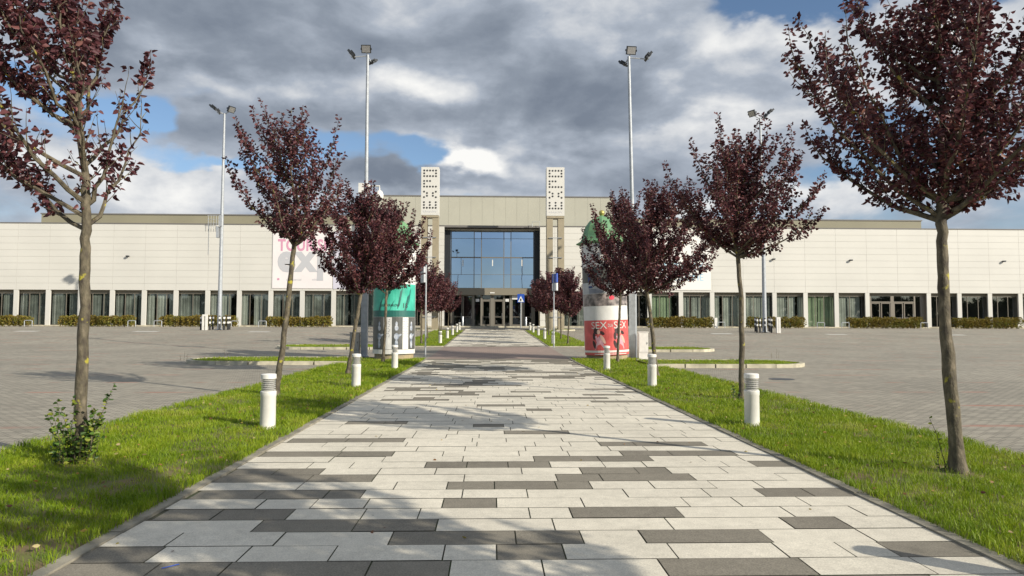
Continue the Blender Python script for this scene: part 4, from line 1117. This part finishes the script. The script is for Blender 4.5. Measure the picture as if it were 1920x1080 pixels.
# main body behind, roof slab and end walls
b = MB(); b.box(XL, XRr, YB + 9, YB + 60, 0, ztopw - .3); b.box(XL, xcl - .3, YB + .5, YB + 9, zband + .3, ztopw - .3); b.box(xcr + .3, XRr, YB + .5, YB + 9, zband + .3, ztopw - .3)
b.box(XL, XL + .3, YB, YB + 9, 0, zband + .3)
hb_(b, 'main_body', MT['inter'])
# soffit / lintel strip above windows
zl = PZ(553.5, YB)
GY = YB + .45                              # glass line
b = MB(); b.box(XL, xcl - .1, YB + .03, GY + .1, zband - .02, zband + .28); b.box(xcr + .1, XRr, YB + .03, GY + .1, zband - .02, zband + .28); hb_(b, 'soffit', MT['lintel'])
b = MB(); b.box(XL, xcl - .3, GY - .05, GY + .08, PZ(552.5, GY), zband - .022); b.box(xcr + .3, XRr, GY - .05, GY + .08, PZ(552.5, GY), zband - .022); hb_(b, 'lintel', MT['lintel'])
# interior floor and plinth step
b = MB(); b.box(XL, XRr, YB - .15, YB + 9, .5, ZB + .14); hb_(b, 'plinth', MT['kerbL'])
b = MB(); b.box(XL, XRr, GY + .1, YB + 9, ZB + .142, ZB + .16); hb_(b, 'interior_floor', MT['interf'])
b = MB(); b.box(XL, XRr, GY + 5.0, GY + 5.1, ZB + .16, zband + .2); hb_(b, 'partition', MT['inter'])
zs0, zs1 = ZB + .15, PZ(552.5, GY)
def pillar(x):
    b = MB(); b.box(x - .235, x + .235, YB + .002, YB + .16, ZB, zband - .003); return hb_(b, 'pillar', MT['panel'])
for x in colX + colL: pillar(x)
crn = random.Random(9)
def window(xa, xb, style):
    f = MB(); t = .05
    f.box(xa, xa + t, GY - .04, GY + .04, zs0, zs1); f.box(xb - t, xb, GY - .04, GY + .04, zs0, zs1); f.box(xa + t, xb - t, GY - .04, GY + .04, zs1 - t, zs1 - .002); f.box(xa + t, xb - t, GY - .04, GY + .04, zs0 + .002, zs0 + t)
    nm = crn.choice((2, 3, 3)) if style != 'dark' else 3
    for k in range(1, nm):
        q = xa + (xb - xa) * k / nm + crn.uniform(-.1, .1); f.box(q - t / 2, q + t / 2, GY - .04, GY + .04, zs0 + t, zs1 - t)
    fo = hb_(f, 'window', MT['frame'])
    b = MB(); b.quad((xa, GY, zs0), (xb, GY, zs0), (xb, GY, zs1), (xa, GY, zs1)); hb_(b, 'pane', MT['glass'], fo)
    if style == 'dark': return
    b = MB(); x = xa + .1; m = CURT[{'grey': 0, 'green': 1, 'dim': 2}[style]]
    while x < xb - .3:
        w = crn.uniform(.5, 1.7); e = min(x + w, xb - .08); n = max(2, int((e - x) / .055)); vs = []; fs = []
        for i in range(n + 1):
            q = x + (e - x) * i / n; yy = GY + .20 + .016 * math.sin(i * 1.2 + crn.random() * .7) + .006 * crn.random()
            vs += [(q, yy, zs0 + .03), (q, yy, zs1 - .05)]
        for i in range(n): fs.append((2 * i, 2 * i + 2, 2 * i + 3, 2 * i + 1))
        b.add(vs, fs); x = e + crn.choice((.04, .12, .3, .6))
    if b.v: hb_(b, 'curtain', m, fo)
def run_bays(cols, styles, skip=()):
    for i, (a, c) in enumerate(zip(cols[:-1], cols[1:])):
        if any(a < s < c for s in skip): continue
        window(a + .0, c - .0, styles[i % len(styles)])
run_bays(colL + [PX(800, YB)], ['dim', 'dim', 'dark', 'dim', 'dim', 'dim', 'dim', 'dim', 'grey', 'dim', 'grey', 'grey', 'dim', 'dim'])
dz0 = PX(1686, YB)
cR = [c for c in colX if c < PX(2150, YB)]
run_bays([PX(1047, YB), PX(1105, YB), PX(1163, YB)] + cR, ['dim', 'dark', 'dark', 'green', 'grey', 'grey', 'grey', 'grey', 'green', 'grey', 'dim', 'dark', 'dark', 'dark'], skip=(dz0,))
# right side double doors in the two-bay gap
def door(xa, xb, y, z0, z1, bars=True, parent=hall, m=MT['frame']):
    f = MB(); t = .09
    f.box(xa, xa + t, y - .04, y + .04, z0, z1); f.box(xb - t, xb, y - .04, y + .04, z0, z1); f.box(xa + t, xb - t, y - .04, y + .04, z1 - t, z1); f.box(xa + t, xb - t, y - .04, y + .04, z0, z0 + .16)
    if bars: f.box(xa + t, xb - t, y - .03, y + .03, z0 + .95, z0 + 1.02)
    o = hb_(f, 'door', m, parent)
    b = MB(); b.quad((xa + t, y, z0 + .16), (xb - t, y, z0 + .16), (xb - t, y, z1 - t), (xa + t, y, z1 - t)); hb_(b, 'pane', MT['glassD'], o)
    hx = xb - t - .03 if bars else xa + t + .03
    b = MB(); b.tube([(hx, y - .09, z0 + .8), (hx, y - .09, z0 + 1.4)], .02, 6); hb_(b, 'handle', MT['steel'], o)
x0 = PX(1632, YB); zd = PZ(568, GY, 1686)
for a, c in ((1633, 1650), (1652, 1669.5), (1676, 1693), (1695, 1713)): door(PX(a, GY), PX(c, GY), GY + .02, zs0, zd)
b = MB()
for a, c, d, e in ((1630, 1633, 552, 613), (1669.7, 1675.8, 552, 613), (1713.2, 1716, 552, 613), (1725, 1741, 552, 613)): b.box(PX(a, GY), PX(c, GY), GY - .05, GY + .06, zs0, zs1)
b.box(PX(1633, GY), PX(1713, GY), GY - .06, GY + .07, zd + .02, zd + .14)
hb_(b, 'door_frame', MT['frame'])
b = MB(); b.quad((PX(1633, GY), GY + .03, zd + .1), (PX(1725, GY), GY + .03, zd + .1), (PX(1725, GY), GY + .03, zs1), (PX(1633, GY), GY + .03, zs1)); hb_(b, 'pane', MT['glass'])
# centre block
YK = YB + 17; bx0, bx1 = PX(696, YK, 400), PX(1150, YK, 400); bz1 = PZ(368, YK); bz0 = ztopw - .5
mb = MB(); mb.box(bx0, bx1, YK - .02, YK + 45, bz0, bz1 - .1, 1)
xs = [bx0] + [P(q, 400, YK)[0] for q in (733, 757, 779, 801, 823, 841, 862, 883, 904, 926, 948, 969, 990, 1012, 1033, 1055, 1078, 1102, 1126)] + [bx1]
for a, c in zip(xs[:-1], xs[1:]): mb.box(a + .008, c - .008, YK - .05, YK - .022, bz0, bz1 - .1, 0)
cb = hb_(mb, 'centre_block', [MT['beige'], MT['seam']])
b = MB(); b.box(bx0 - .05, bx1 + .05, YK - .12, YK + 45.1, bz1 - .1, bz1 + .05); hb_(b, 'centre_roof_cap', MT['roof'])
bz0 = ztopw
b = MB(); b.box(xcl, xcr, YB + .0, YB + 2.2, ztopw - .12, ztopw + .10); hb_(b, 'glazing_head', MT['roof'])
b = MB(); b.box(XL, XRr, YB + .6, YB + 60, ztopw - .3, ztopw - .2); hb_(b, 'flat_roof', MT['seam'])
# attics set back on the roof
YA = 84
for (a, c, pt) in ((78, 720, 401), (1130, 1727, 411)):
    xa, za = P(a, pt, YA); xb, zb = P(c, pt + (2.5 if a < 500 else 1), YA); zz_ = P((a + c) / 2, (402.5 if a < 500 else 411.5), YA)[1]
    b = MB(); b.box(xa, xb, YA, YA + 30, ztopw - .5, zz_ - .08); at = hb_(b, 'attic', MT['olive'])
    b = MB(); b.box(xa - .1, xb + .1, YA - .08, YA + 30.1, zz_ - .08, zz_ + .06); hb_(b, 'attic_cap', MT['roof'])
# side walls beside the glazing down to the ground
for (a, c) in ((800, 833), (1012.5, 1047)):
    xa, xb = PX(a, YB), PX(c, YB)
    mb = MB(); mb.box(xa, xb, YB + .03, YB + 1.6, ZB, zband - .001, 1); n = 5
    for k in range(n):
        z0, z1 = ZB + (zband - ZB) * k / n, ZB + (zband - ZB) * (k + 1) / n; mb.box(xa, xb, YB + .003, YB + .027, z0 + .011, z1 - .011, 0)
    hb_(mb, 'side_wall', [MT['panel'], MT['seam']])
# big glazing, recessed
YG = YB + 1.5; gz0 = PZ(541, YG); gz1 = ztopw - .12
b = MB()
for (a, c) in ((xcl, xcl + .05), (xcr - .05, xcr)): b = MB(); b.box(a, c, YB + .03, YG, ZB, bz0 - .125); hb_(b, 'reveal', MT['dark'])
for (a, c) in ((833.5, 844.5), (1001.5, 1012)): b = MB(); b.box(PX(a, YG, 480), PX(c, YG, 480), YG - .6, YG + .1, gz0, gz1); hb_(b, 'dark_panel', MT['dark'])
gx0, gx1 = PX(844.5, YG, 480), PX(1001.5, YG, 480)
b = MB(); gxs = [gx0] + [PX(q, YG, 480) for q in (889, 902.6, 944.8, 958)] + [gx1]; gzs = [gz0, PZ(515, YG), PZ(483, YG), PZ(447.5, YG), gz1]
for a, c in zip(gxs[:-1], gxs[1:]):
    for d, e in zip(gzs[:-1], gzs[1:]):
        t = [.03 * (rng.random() - .5) for _ in range(3)]; b.quad((a, YG + t[0], d), (c, YG + t[1], d), (c, YG + t[1] + t[2], e), (a, YG + t[0] + t[2], e))
fg = hb_(b, 'glazing', MT['glassB'])
b = MB()
for q in (846, 889, 902.6, 944.8, 958, 1000.5):
    x = PX(q, YG, 480); b.box(x - .04, x + .04, YG - .07, YG + .05, gz0, gz1)
for q in (483, 541):
    z = PZ(q, YG); b.box(gx0, gx1, YG - .062, YG + .05, z - .06, z + .06)
z = PZ(447.5, YG); b.box(gx0, gx1, YG - .03, YG + .03, z - .02, z + .02); z = PZ(515, YG); b.box(gx0, gx1, YG - .03, YG + .03, z - .018, z + .018)
hb_(b, 'mullions', MT['frame'], fg)
b = MB(); b.box(xcl, xcr, YG + 9, YG + 9.2, 0, gz1); b.box(xcl - .1, xcl, YG, YG + 9, 0, gz1); b.box(xcr, xcr + .1, YG, YG + 9, 0, gz1); hb_(b, 'hall_interior', MT['inter'])
# hanging lamps seen through the glass
for q in (868, 923.5, 978.5):
    x, z = P(q, 493, YG - .12); b = MB(); b.box(x - .05, x + .05, YG - .16, YG - .1, z - .35, z + .35); hb_(b, 'wall_lamp', MT['white'])
# canopy over doors
b = MB(); cz0, cz1 = PZ(553.5, YG), gz0; b.box(xcl, xcr, YG - .5, YG + .3, cz0, cz1); hb_(b, 'canopy', MT['lintel'])
b = MB(); x, z = P(923, 549, YG - .5); b.box(x - .25, x + .25, YG - .54, YG - .502, z - .06, z + .06); hb_(b, 'sign_light', MT['white'])
# door screen
dzt = cz0; YD = YG
SCR = mat('screen_frame', (.22, .20, .165), .5, .2)
for (a, c) in ((845, 849), (886, 889.5), (901, 904.5), (919.5, 926.5), (943.5, 946.5), (955.5, 959.5), (977.5, 982), (997.5, 1003)): b = MB(); b.box(PX(a, YD), PX(c, YD), YD - .08, YD + .08, ZB + .1, dzt); hb_(b, 'mullion', SCR)
b = MB(); zh = PZ(562.5, YD)
b.box(PX(904.5, YD), PX(943.5, YD), YD - .05, YD + .05, zh - .07, zh + .05)
hb_(b, 'transom', SCR)
for (a, c) in ((849.5, 867), (868, 886), (904.7, 919.3), (926.7, 943.3), (959.7, 977.3), (982.2, 997.3)): door(PX(a, YD), PX(c, YD), YD, ZB + .15, zh - .08 if a in (904.7, 926.7) else dzt - .02)
for (a, c) in ((889.6, 900.8), (946.7, 955.3)):
    b = MB(); b.quad((PX(a, YD), YD, ZB + .15), (PX(c, YD), YD, ZB + .15), (PX(c, YD), YD, dzt), (PX(a, YD), YD, dzt)); o = hb_(b, 'pane', MT['glassD'])
    x, z = P((a + c) / 2, 563, YD - .05); b = MB(); b.box(x - .19, x + .19, YD - .06, YD - .02, z - .15, z + .15); hb_(b, 'notice', MT['paper'], o)
b = MB(); b.quad((PX(904.7, YD), YD, zh), (PX(943.3, YD), YD, zh), (PX(943.3, YD), YD, dzt), (PX(904.7, YD), YD, dzt)); hb_(b, 'pane', MT['glassD'])
x0, z0 = P(960, 561.5, YD - .1); x1, z1 = P(973, 553.8, YD - .1); b = MB(); b.box(x0, x1, YD - .12, YD - .085, z0, z1); hb_(b, 'notice_board', MT['paper'])
# small wall fixtures
for (px, py) in ((240.5, 480.5), (1594.5, 488), (1881, 490), (1450, 486), (-120, 479)):
    x, z = P(px, py, YB); b = MB(); b.box(x - .13, x + .13, YB - .28, YB, z - .03, z + .06); b.box(x - .1, x + .1, YB - .3, YB - .12, z - .09, z - .032); hb_(b, 'wall_lamp', MT['dark'])
# roof ladder cage at left and hatch rail by the glazing
b = MB()
for q in (391, 396, 401, 406, 410):
    x, zA = P(q, 404, YB - .3); b.tube([(x, YB - .3, P(q, 430, YB)[1]), (x, YB - .3, zA)], .02, 5)
for q in (405, 412, 419): z = P(400, q, YB)[1]; b.tube([(P(391, q, YB)[0], YB - .3, z), (P(410, q, YB)[0], YB - .3, z)], .025, 5)
x = PX(391, YB, 480); b.tube([(x, YB - .04, PZ(480, YB)), (x, YB - .04, ztopw)], .018, 5)
hb_(b, 'roof_ladder', MT['galv'])
b = MB(); pts = [P(q, w, YB - .3) for q, w in ((998, 425), (998, 416), (1012, 416), (1012, 425))]; b.tube([(a, YB - .3, c) for a, c in pts], .03, 5); p0 = P(990, 422, YB - .3); p1_ = P(998, 422, YB - .3); b.tube([(p0[0], YB - .3, p0[1]), (p1_[0], YB - .3, p1_[1])], .03, 5); hb_(b, 'roof_rail', MT['galv'])

# banners on the wall
PKB = mat('banner_pink', (.64, .30, .42), .6); GRB = mat('banner_grey', (.50, .50, .52), .6); BAN = mat('banner_cloth', (.78, .73, .72), .6, var=.03, vscale=.6); BAN2 = mat('banner_lilac', (.60, .58, .66), .6); BLB = mat('banner_blue', (.40, .62, .76), .6); BAN3 = mat('banner_white', (.80, .78, .74), .6)
yb = YB - .06
def bn(px, py): return P(px, py, yb)
bo = empty('banner', (bn(600, 540)[0], yb, bn(600, 540)[1]), 'white wall banner with pink word over big grey letters, behind left trees', 'banner')
b = MB(); a, c = bn(510, 540.5), bn(624, 434); b.box(a[0], c[0], yb, yb + .05, a[1], c[1]); hb_(b, 'cloth', BAN, bo)
b = MB(); a, c = bn(624.2, 541.5), bn(692, 434); b.box(a[0], c[0], yb, yb + .05, a[1], c[1]); hb_(b, 'cloth', BAN2, bo)
b = MB(); a, c = bn(521, 470.5), bn(624, 448.5); fit_text(b, 'TOURISM', a[0], c[0], a[1], c[1], yb - .012, bold=.03); a, c = bn(520, 525), bn(524, 521.5); b.box(a[0], c[0], yb - .02, yb - .004, a[1], c[1]); hb_(b, 'pink_lettering', PKB, bo)
b = MB(); a, c = bn(520, 526), bn(668, 472); fit_text(b, 'expo', a[0], c[0], a[1], c[1], yb - .010, bold=.045)
a, c = bn(537, 526), bn(565, 522); fit_text(b, 'commercial', a[0], c[0], a[1], c[1], yb - .012); a, c = bn(585, 526), bn(605, 522); fit_text(b, 'exhibition', a[0], c[0], a[1], c[1], yb - .012)
hb_(b, 'grey_lettering', GRB, bo)
bo = empty('banner', (bn(1290, 540)[0], yb, bn(1290, 540)[1]), 'white wall banner with pale blue words, behind right trees', 'banner')
b = MB(); a, c = bn(1222, 543.5), bn(1332, 440); b.box(a[0], c[0], yb, yb + .05, a[1], c[1]); hb_(b, 'cloth', BAN3, bo)
b = MB(); a, c = bn(1236, 508.5), bn(1319, 493.5); fit_text(b, 'WITAMY', a[0], c[0], a[1], c[1], yb - .012); a, c = bn(1236, 526), bn(1319, 513.5); fit_text(b, 'WELCOME', a[0], c[0], a[1], c[1], yb - .012); hb_(b, 'blue_lettering', BLB, bo)

# ------------------------------------------------------------------ pylon signs
def pylon(x0, x1, pyt, pyb, label):
    Y = 66.8; s = Y / F
    xa, xb = P(x0, (pyt + pyb) / 2, Y)[0], P(x1, (pyt + pyb) / 2, Y)[0]; w = (xb - xa) / 2; X = (xa + xb) / 2; zb_ = zt(Y)
    rt = empty('pylon_sign', (X, Y, zb_), label, 'sign tower', 'perforated sign towers before the hall')
    z1, z0 = P(x0, pyt, Y)[1] - zb_, P(x0, pyb, Y)[1] - zb_
    bx_ = MB().box(-w, w, 0, 1.2, z0, z1).build('sign_box', MT['pylonbox'], rt)
    MB().box(-w + .02, w - .02, .02, 1.18, z0 - .22, z0 - .003).build('box_base', MT['pylonleg'], rt)
    lw = .34 * 2 * w
    for sx in (-1, 1):
        xi = sx * (w - lw / 2 - .02)
        MB().box(xi - lw / 2, xi + lw / 2, .1, 1.1, -.1, z0 - .223).build('leg', MT['pylonleg'], rt)
    z = z0 - 2.2
    while z > .6: MB().box(-w * .75, w * .75, -.02, .099, z - .03, z + .03).build('rung', MT['steel'], rt); z -= 1.95
    rows = [(155, '11111'), (183, '10001'), (211, '11111'), (260, '11100'), (287, '10000'), (316, '11111'), (367, '10001'), (381, '01010'), (408, '01010'), (422, '10001'), (472, '10101'), (500, '10101'), (528, '11111')]
    d = MB()
    for (q, pat) in rows:
        z = z1 - (q - 120) / (600 - 120) * (z1 - z0)
        for i, c in enumerate(pat):
            if c == '1':
                x = (i - 2) * w * .335; n = 10; r = .10
                d.add([(x + r * math.cos(t), -.012, z + r * math.sin(t)) for t in [6.283 * k / n for k in range(n)]] + [(x + r * math.cos(t), 0.0, z + r * math.sin(t)) for t in [6.283 * k / n for k in range(n)]],
                      [tuple(range(n))] + [(k, k + n, (k + 1) % n + n, (k + 1) % n) for k in range(n)])
    d.build('dot_pattern', MT['pdot'], bx_)
    t = MB(); zt0 = z1 - (574 - 120) / 480 * (z1 - z0); fit_text(t, 'KRAKOW', -w * .75, w * .75, zt0, zt0 + .17, -.008); t.build('lettering', GRB, bx_)
    return rt
pylon(789.7, 822.7, 313, 403, 'left sign tower, white dotted box on two brown legs')
pylon(1025, 1058.4, 313.5, 404.5, 'right sign tower, white dotted box on two brown legs')

# ------------------------------------------------------------------ hedges
hn = np.random.default_rng(17)
def hedge(px0, px1, label, top=590.5, bot=609):
    Y = 70.6; X0, X1 = PX(px0, Y, 600), PX(px1, Y, 600); H = 1.08; D = 1.3
    rt = empty('hedge', ((X0 + X1) / 2, Y, zt(Y, X0)), label, 'hedge', 'low yellow brown hedges before the hall')
    L_ = X1 - X0; nb = max(2, int(L_ / .55)); pos = []; dr = []
    st = MB()
    for i in range(nb):
        cx = -L_ / 2 + L_ * (i + .5) / nb; hh = H * hn.uniform(.86, 1.06); w = L_ / nb * .62
        for yy in (-.3, .3):
            n = 230; u = hn.random(n) * 6.283; v = hn.random(n) ** .6; zz_ = hn.random(n) ** .8 * hh
            prof = np.where(zz_ / hh < .75, 1.0, np.sqrt(np.clip((1 - zz_ / hh) / .25, 0, 1))) * (.75 + .25 * zz_ / hh)
            pos.append(np.stack([cx + np.cos(u) * v * w * prof, yy + np.sin(u) * v * .55 * prof, zz_ + .03], 1)); dr.append(np.stack([np.cos(u), np.sin(u), hn.normal(size=n) * .7 + .4], 1))
        for k in range(5): st.tube([(cx + hn.uniform(-.1, .1), hn.uniform(-.2, .2), 0), (cx + hn.uniform(-.25, .25), hn.uniform(-.4, .4), hh * .8)], .012, 4)
    st.build('stems', MT['bark'], rt)
    leaves_mesh('foliage', np.concatenate(pos), np.concatenate(dr), .13, hedgeM, rt, wid=.42, fold=.1, seed=int(px0) + 500)
for (a, c, lb) in ((-90, 56, 'low hedge at the far left edge beside the sign post'), (115, 250, 'low hedge right of the white panel post on the left'), (302, 443, 'low hedge behind the striped posts, left car park'), (501, 621, 'low hedge below the pink and grey banner'),
                   (1214, 1336, 'low hedge below the pale blue lettered banner'), (1402, 1507, 'low hedge left of the parking ticket machine'), (1591, 1727, 'low hedge in front of the right side doors'), (1788, 1911, 'low hedge nearest the right edge of the frame')): hedge(a, c, lb)
# panel posts, racks, ticket machine, steel bollards, bin
def white_post(px, pya, pyb, w, label):
    X, Y = G(px, pyb); rt = MB().box(-w / 2, w / 2, -.12, .12, 0, P(px, pya, Y)[1] - zt(Y, X)); o = rt.build('panel_post', MT['white']); o.location = (X, Y, zt(Y, X)); tag(o, label, 'post')
white_post(111, 590, 609, .30, 'white panel post left of the second hedge from the left')
white_post(623, 591, 612, .33, 'white panel post right of the hedge under the grey lettered banner')
white_post(1342, 596, 615, .30, 'white panel post right of the hedge under the blue lettered banner')
white_post(1909, 598, 616, .30, 'white panel post at the right edge of the frame')
def rack():
    o = MB().tube([(-.38, 0, 0), (-.38, 0, .55), (-.33, 0, .6), (.33, 0, .6), (.38, 0, .55), (.38, 0, 0)], .035, 6).build('bicycle_rack', MT['galv'], smooth=True); return o
rk = rack(); first = True
for i, (px, lb) in enumerate(((53, 'by the sign post on the far left'), (247, 'right of the second left hedge'), (296, 'left of the hedge behind the striped posts'), (441, 'right of the hedge behind the striped posts'), (492, 'left of the hedge under the grey lettered banner'), (1352, 'left of the far right floodlight pole'), (1539, 'right of the parking ticket machine'), (1585, 'left of the hedge at the right side doors'), (1733, 'right of the hedge at the right side doors'))):
    o = rk if first else copy_tree(rk); first = False; Y = 69.6; o.location = (PX(px, Y, 605), Y, zt(Y, 20)); tag(o, 'low grey metal bicycle rack ' + lb, 'bicycle rack', 'low bicycle racks by the hedges')
X, Y = G(1519, 614); s_ = Y / F
tm = empty('ticket_machine', (X, Y, zt(Y, X)), 'parking ticket machine with blue and white notice under a small flat roof', 'ticket machine')
MB().box(-6.5 * s_, 6.5 * s_, -.2, .3, 0, 19 * s_).build('base', mat('tm_base', (.42, .38, .30), .7), tm)
MB().box(-6 * s_, 6 * s_, -.18, .28, 19 * s_, 39 * s_).build('body', MT['white'], tm)
MB().box(-12 * s_, 12 * s_, -.5, .6, 42 * s_, 44 * s_).build('roof', MT['dark'], tm)
for sx in (-1, 1): MB().box(sx * 8.6 * s_ - .04, sx * 8.6 * s_ + .04, .2, .28, 0, 42 * s_).build('leg', MT['galv'], tm)
b = MB(); b.box(-5 * s_, .5 * s_, -.195, -.182, 25.5 * s_, 34 * s_); sc_ = b.build('notice', BLUE, tm); b = MB(); fit_text(b, 'P', -3.6 * s_, -1 * s_, 27 * s_, 32.5 * s_, -.2); b.build('lettering', SIGNW, sc_)
def steel_bollard(px, pya, pyb, label, w=4, m='steel'):
    X, Y = G(px, pyb); h = P(px, pya, Y)[1] - zt(Y); r = w / 2 * Y / F; o = MB().lathe([(r, -.05), (r, h - .03), (r * .8, h)], n=14).build('steel_post', MT[m], smooth=True); o.location = (X, Y, zt(Y)); tag(o, label, 'post')
steel_bollard(867.5, 593, 613.5, 'short steel post left of the main doors')
steel_bollard(986, 594.5, 614, 'short steel post right of the main doors')
steel_bollard(1059, 595, 612, 'thin steel post right of the right sign tower', 2.5)
X, Y = G(792, 613); o = MB().lathe([(.36, 0), (.36, 1.2), (.30, 1.25)], n=16).build('litter_bin', MT['pylonleg'], smooth=True); o.location = (X, Y, zt(Y)); tag(o, 'tan litter bin beside the left sign tower', 'bin')

# ------------------------------------------------------------------ small ground things
X, Y = G(1465, 710); o = MB().lathe([(.34, 0), (.34, .006)], n=24).build('manhole_cover', MT['dark']); o.location = (X, Y, zt(Y) - .016); tag(o, 'dark round manhole cover in the right car park', 'manhole cover')
WL = mat('worn_paint', (.50, .48, .43), .8)
b = MB()
for (a, c, q) in ((22, 64, 621), (246, 292, 621.5), (462, 502, 622), (1338, 1376, 625.5), (1556, 1592, 627), (1785, 1815, 628)):
    x0, y0 = G(a, q + .5); x1, _ = G(c, q + .5); y1 = y0 + .9; b.quad((x0, y0, zt(y0, x0) - .010), (x1, y0, zt(y0, x1) - .010), (x1, y1, zt(y1, x1) - .010), (x0, y1, zt(y1, x0) - .010))
tag(b.build('road_marking', WL), kind='structure', label='faint worn white parking marks')
x0, y0 = G(303, 1068); x1, y1 = G(336, 1060); b = MB(); d_ = Vector((x1 - x0, y1 - y0, 0)); n_ = Vector((-d_.y, d_.x, 0)).normalized() * .008
b.quad(Vector((x0, y0, .008)) - n_, Vector((x1, y1, .008)) - n_ * 1.2, Vector((x1, y1, .008)) + n_, Vector((x0, y0, .008)) + n_)
o = b.build('chalk_mark', mat('blue_chalk', (.04, .12, .55), .8)); tag(o, 'short blue chalk stroke on the near left slabs', 'chalk mark')

# ------------------------------------------------------------------ wood behind the camera, seen in the windows' reflections
tn = np.random.default_rng(40); n = 42000
tx = tn.uniform(-330, 330, n); hgt = 8.5 + 4.5 * vnoise(tx, tx * 0, 6, 3) + 2 * vnoise(tx, tx * 0, 1.7, 5)
tz_ = tn.random(n) ** .7 * hgt; ty_ = -120 + tn.uniform(-4, 4, n)
o = leaves_mesh('distant_wood', np.stack([tx, ty_, tz_], 1), tn.normal(size=(n, 3)), 1.5, farM, wid=.45, fold=.1)
tag(o, 'distant wood beyond the car park behind the camera', 'wood', kind='stuff')
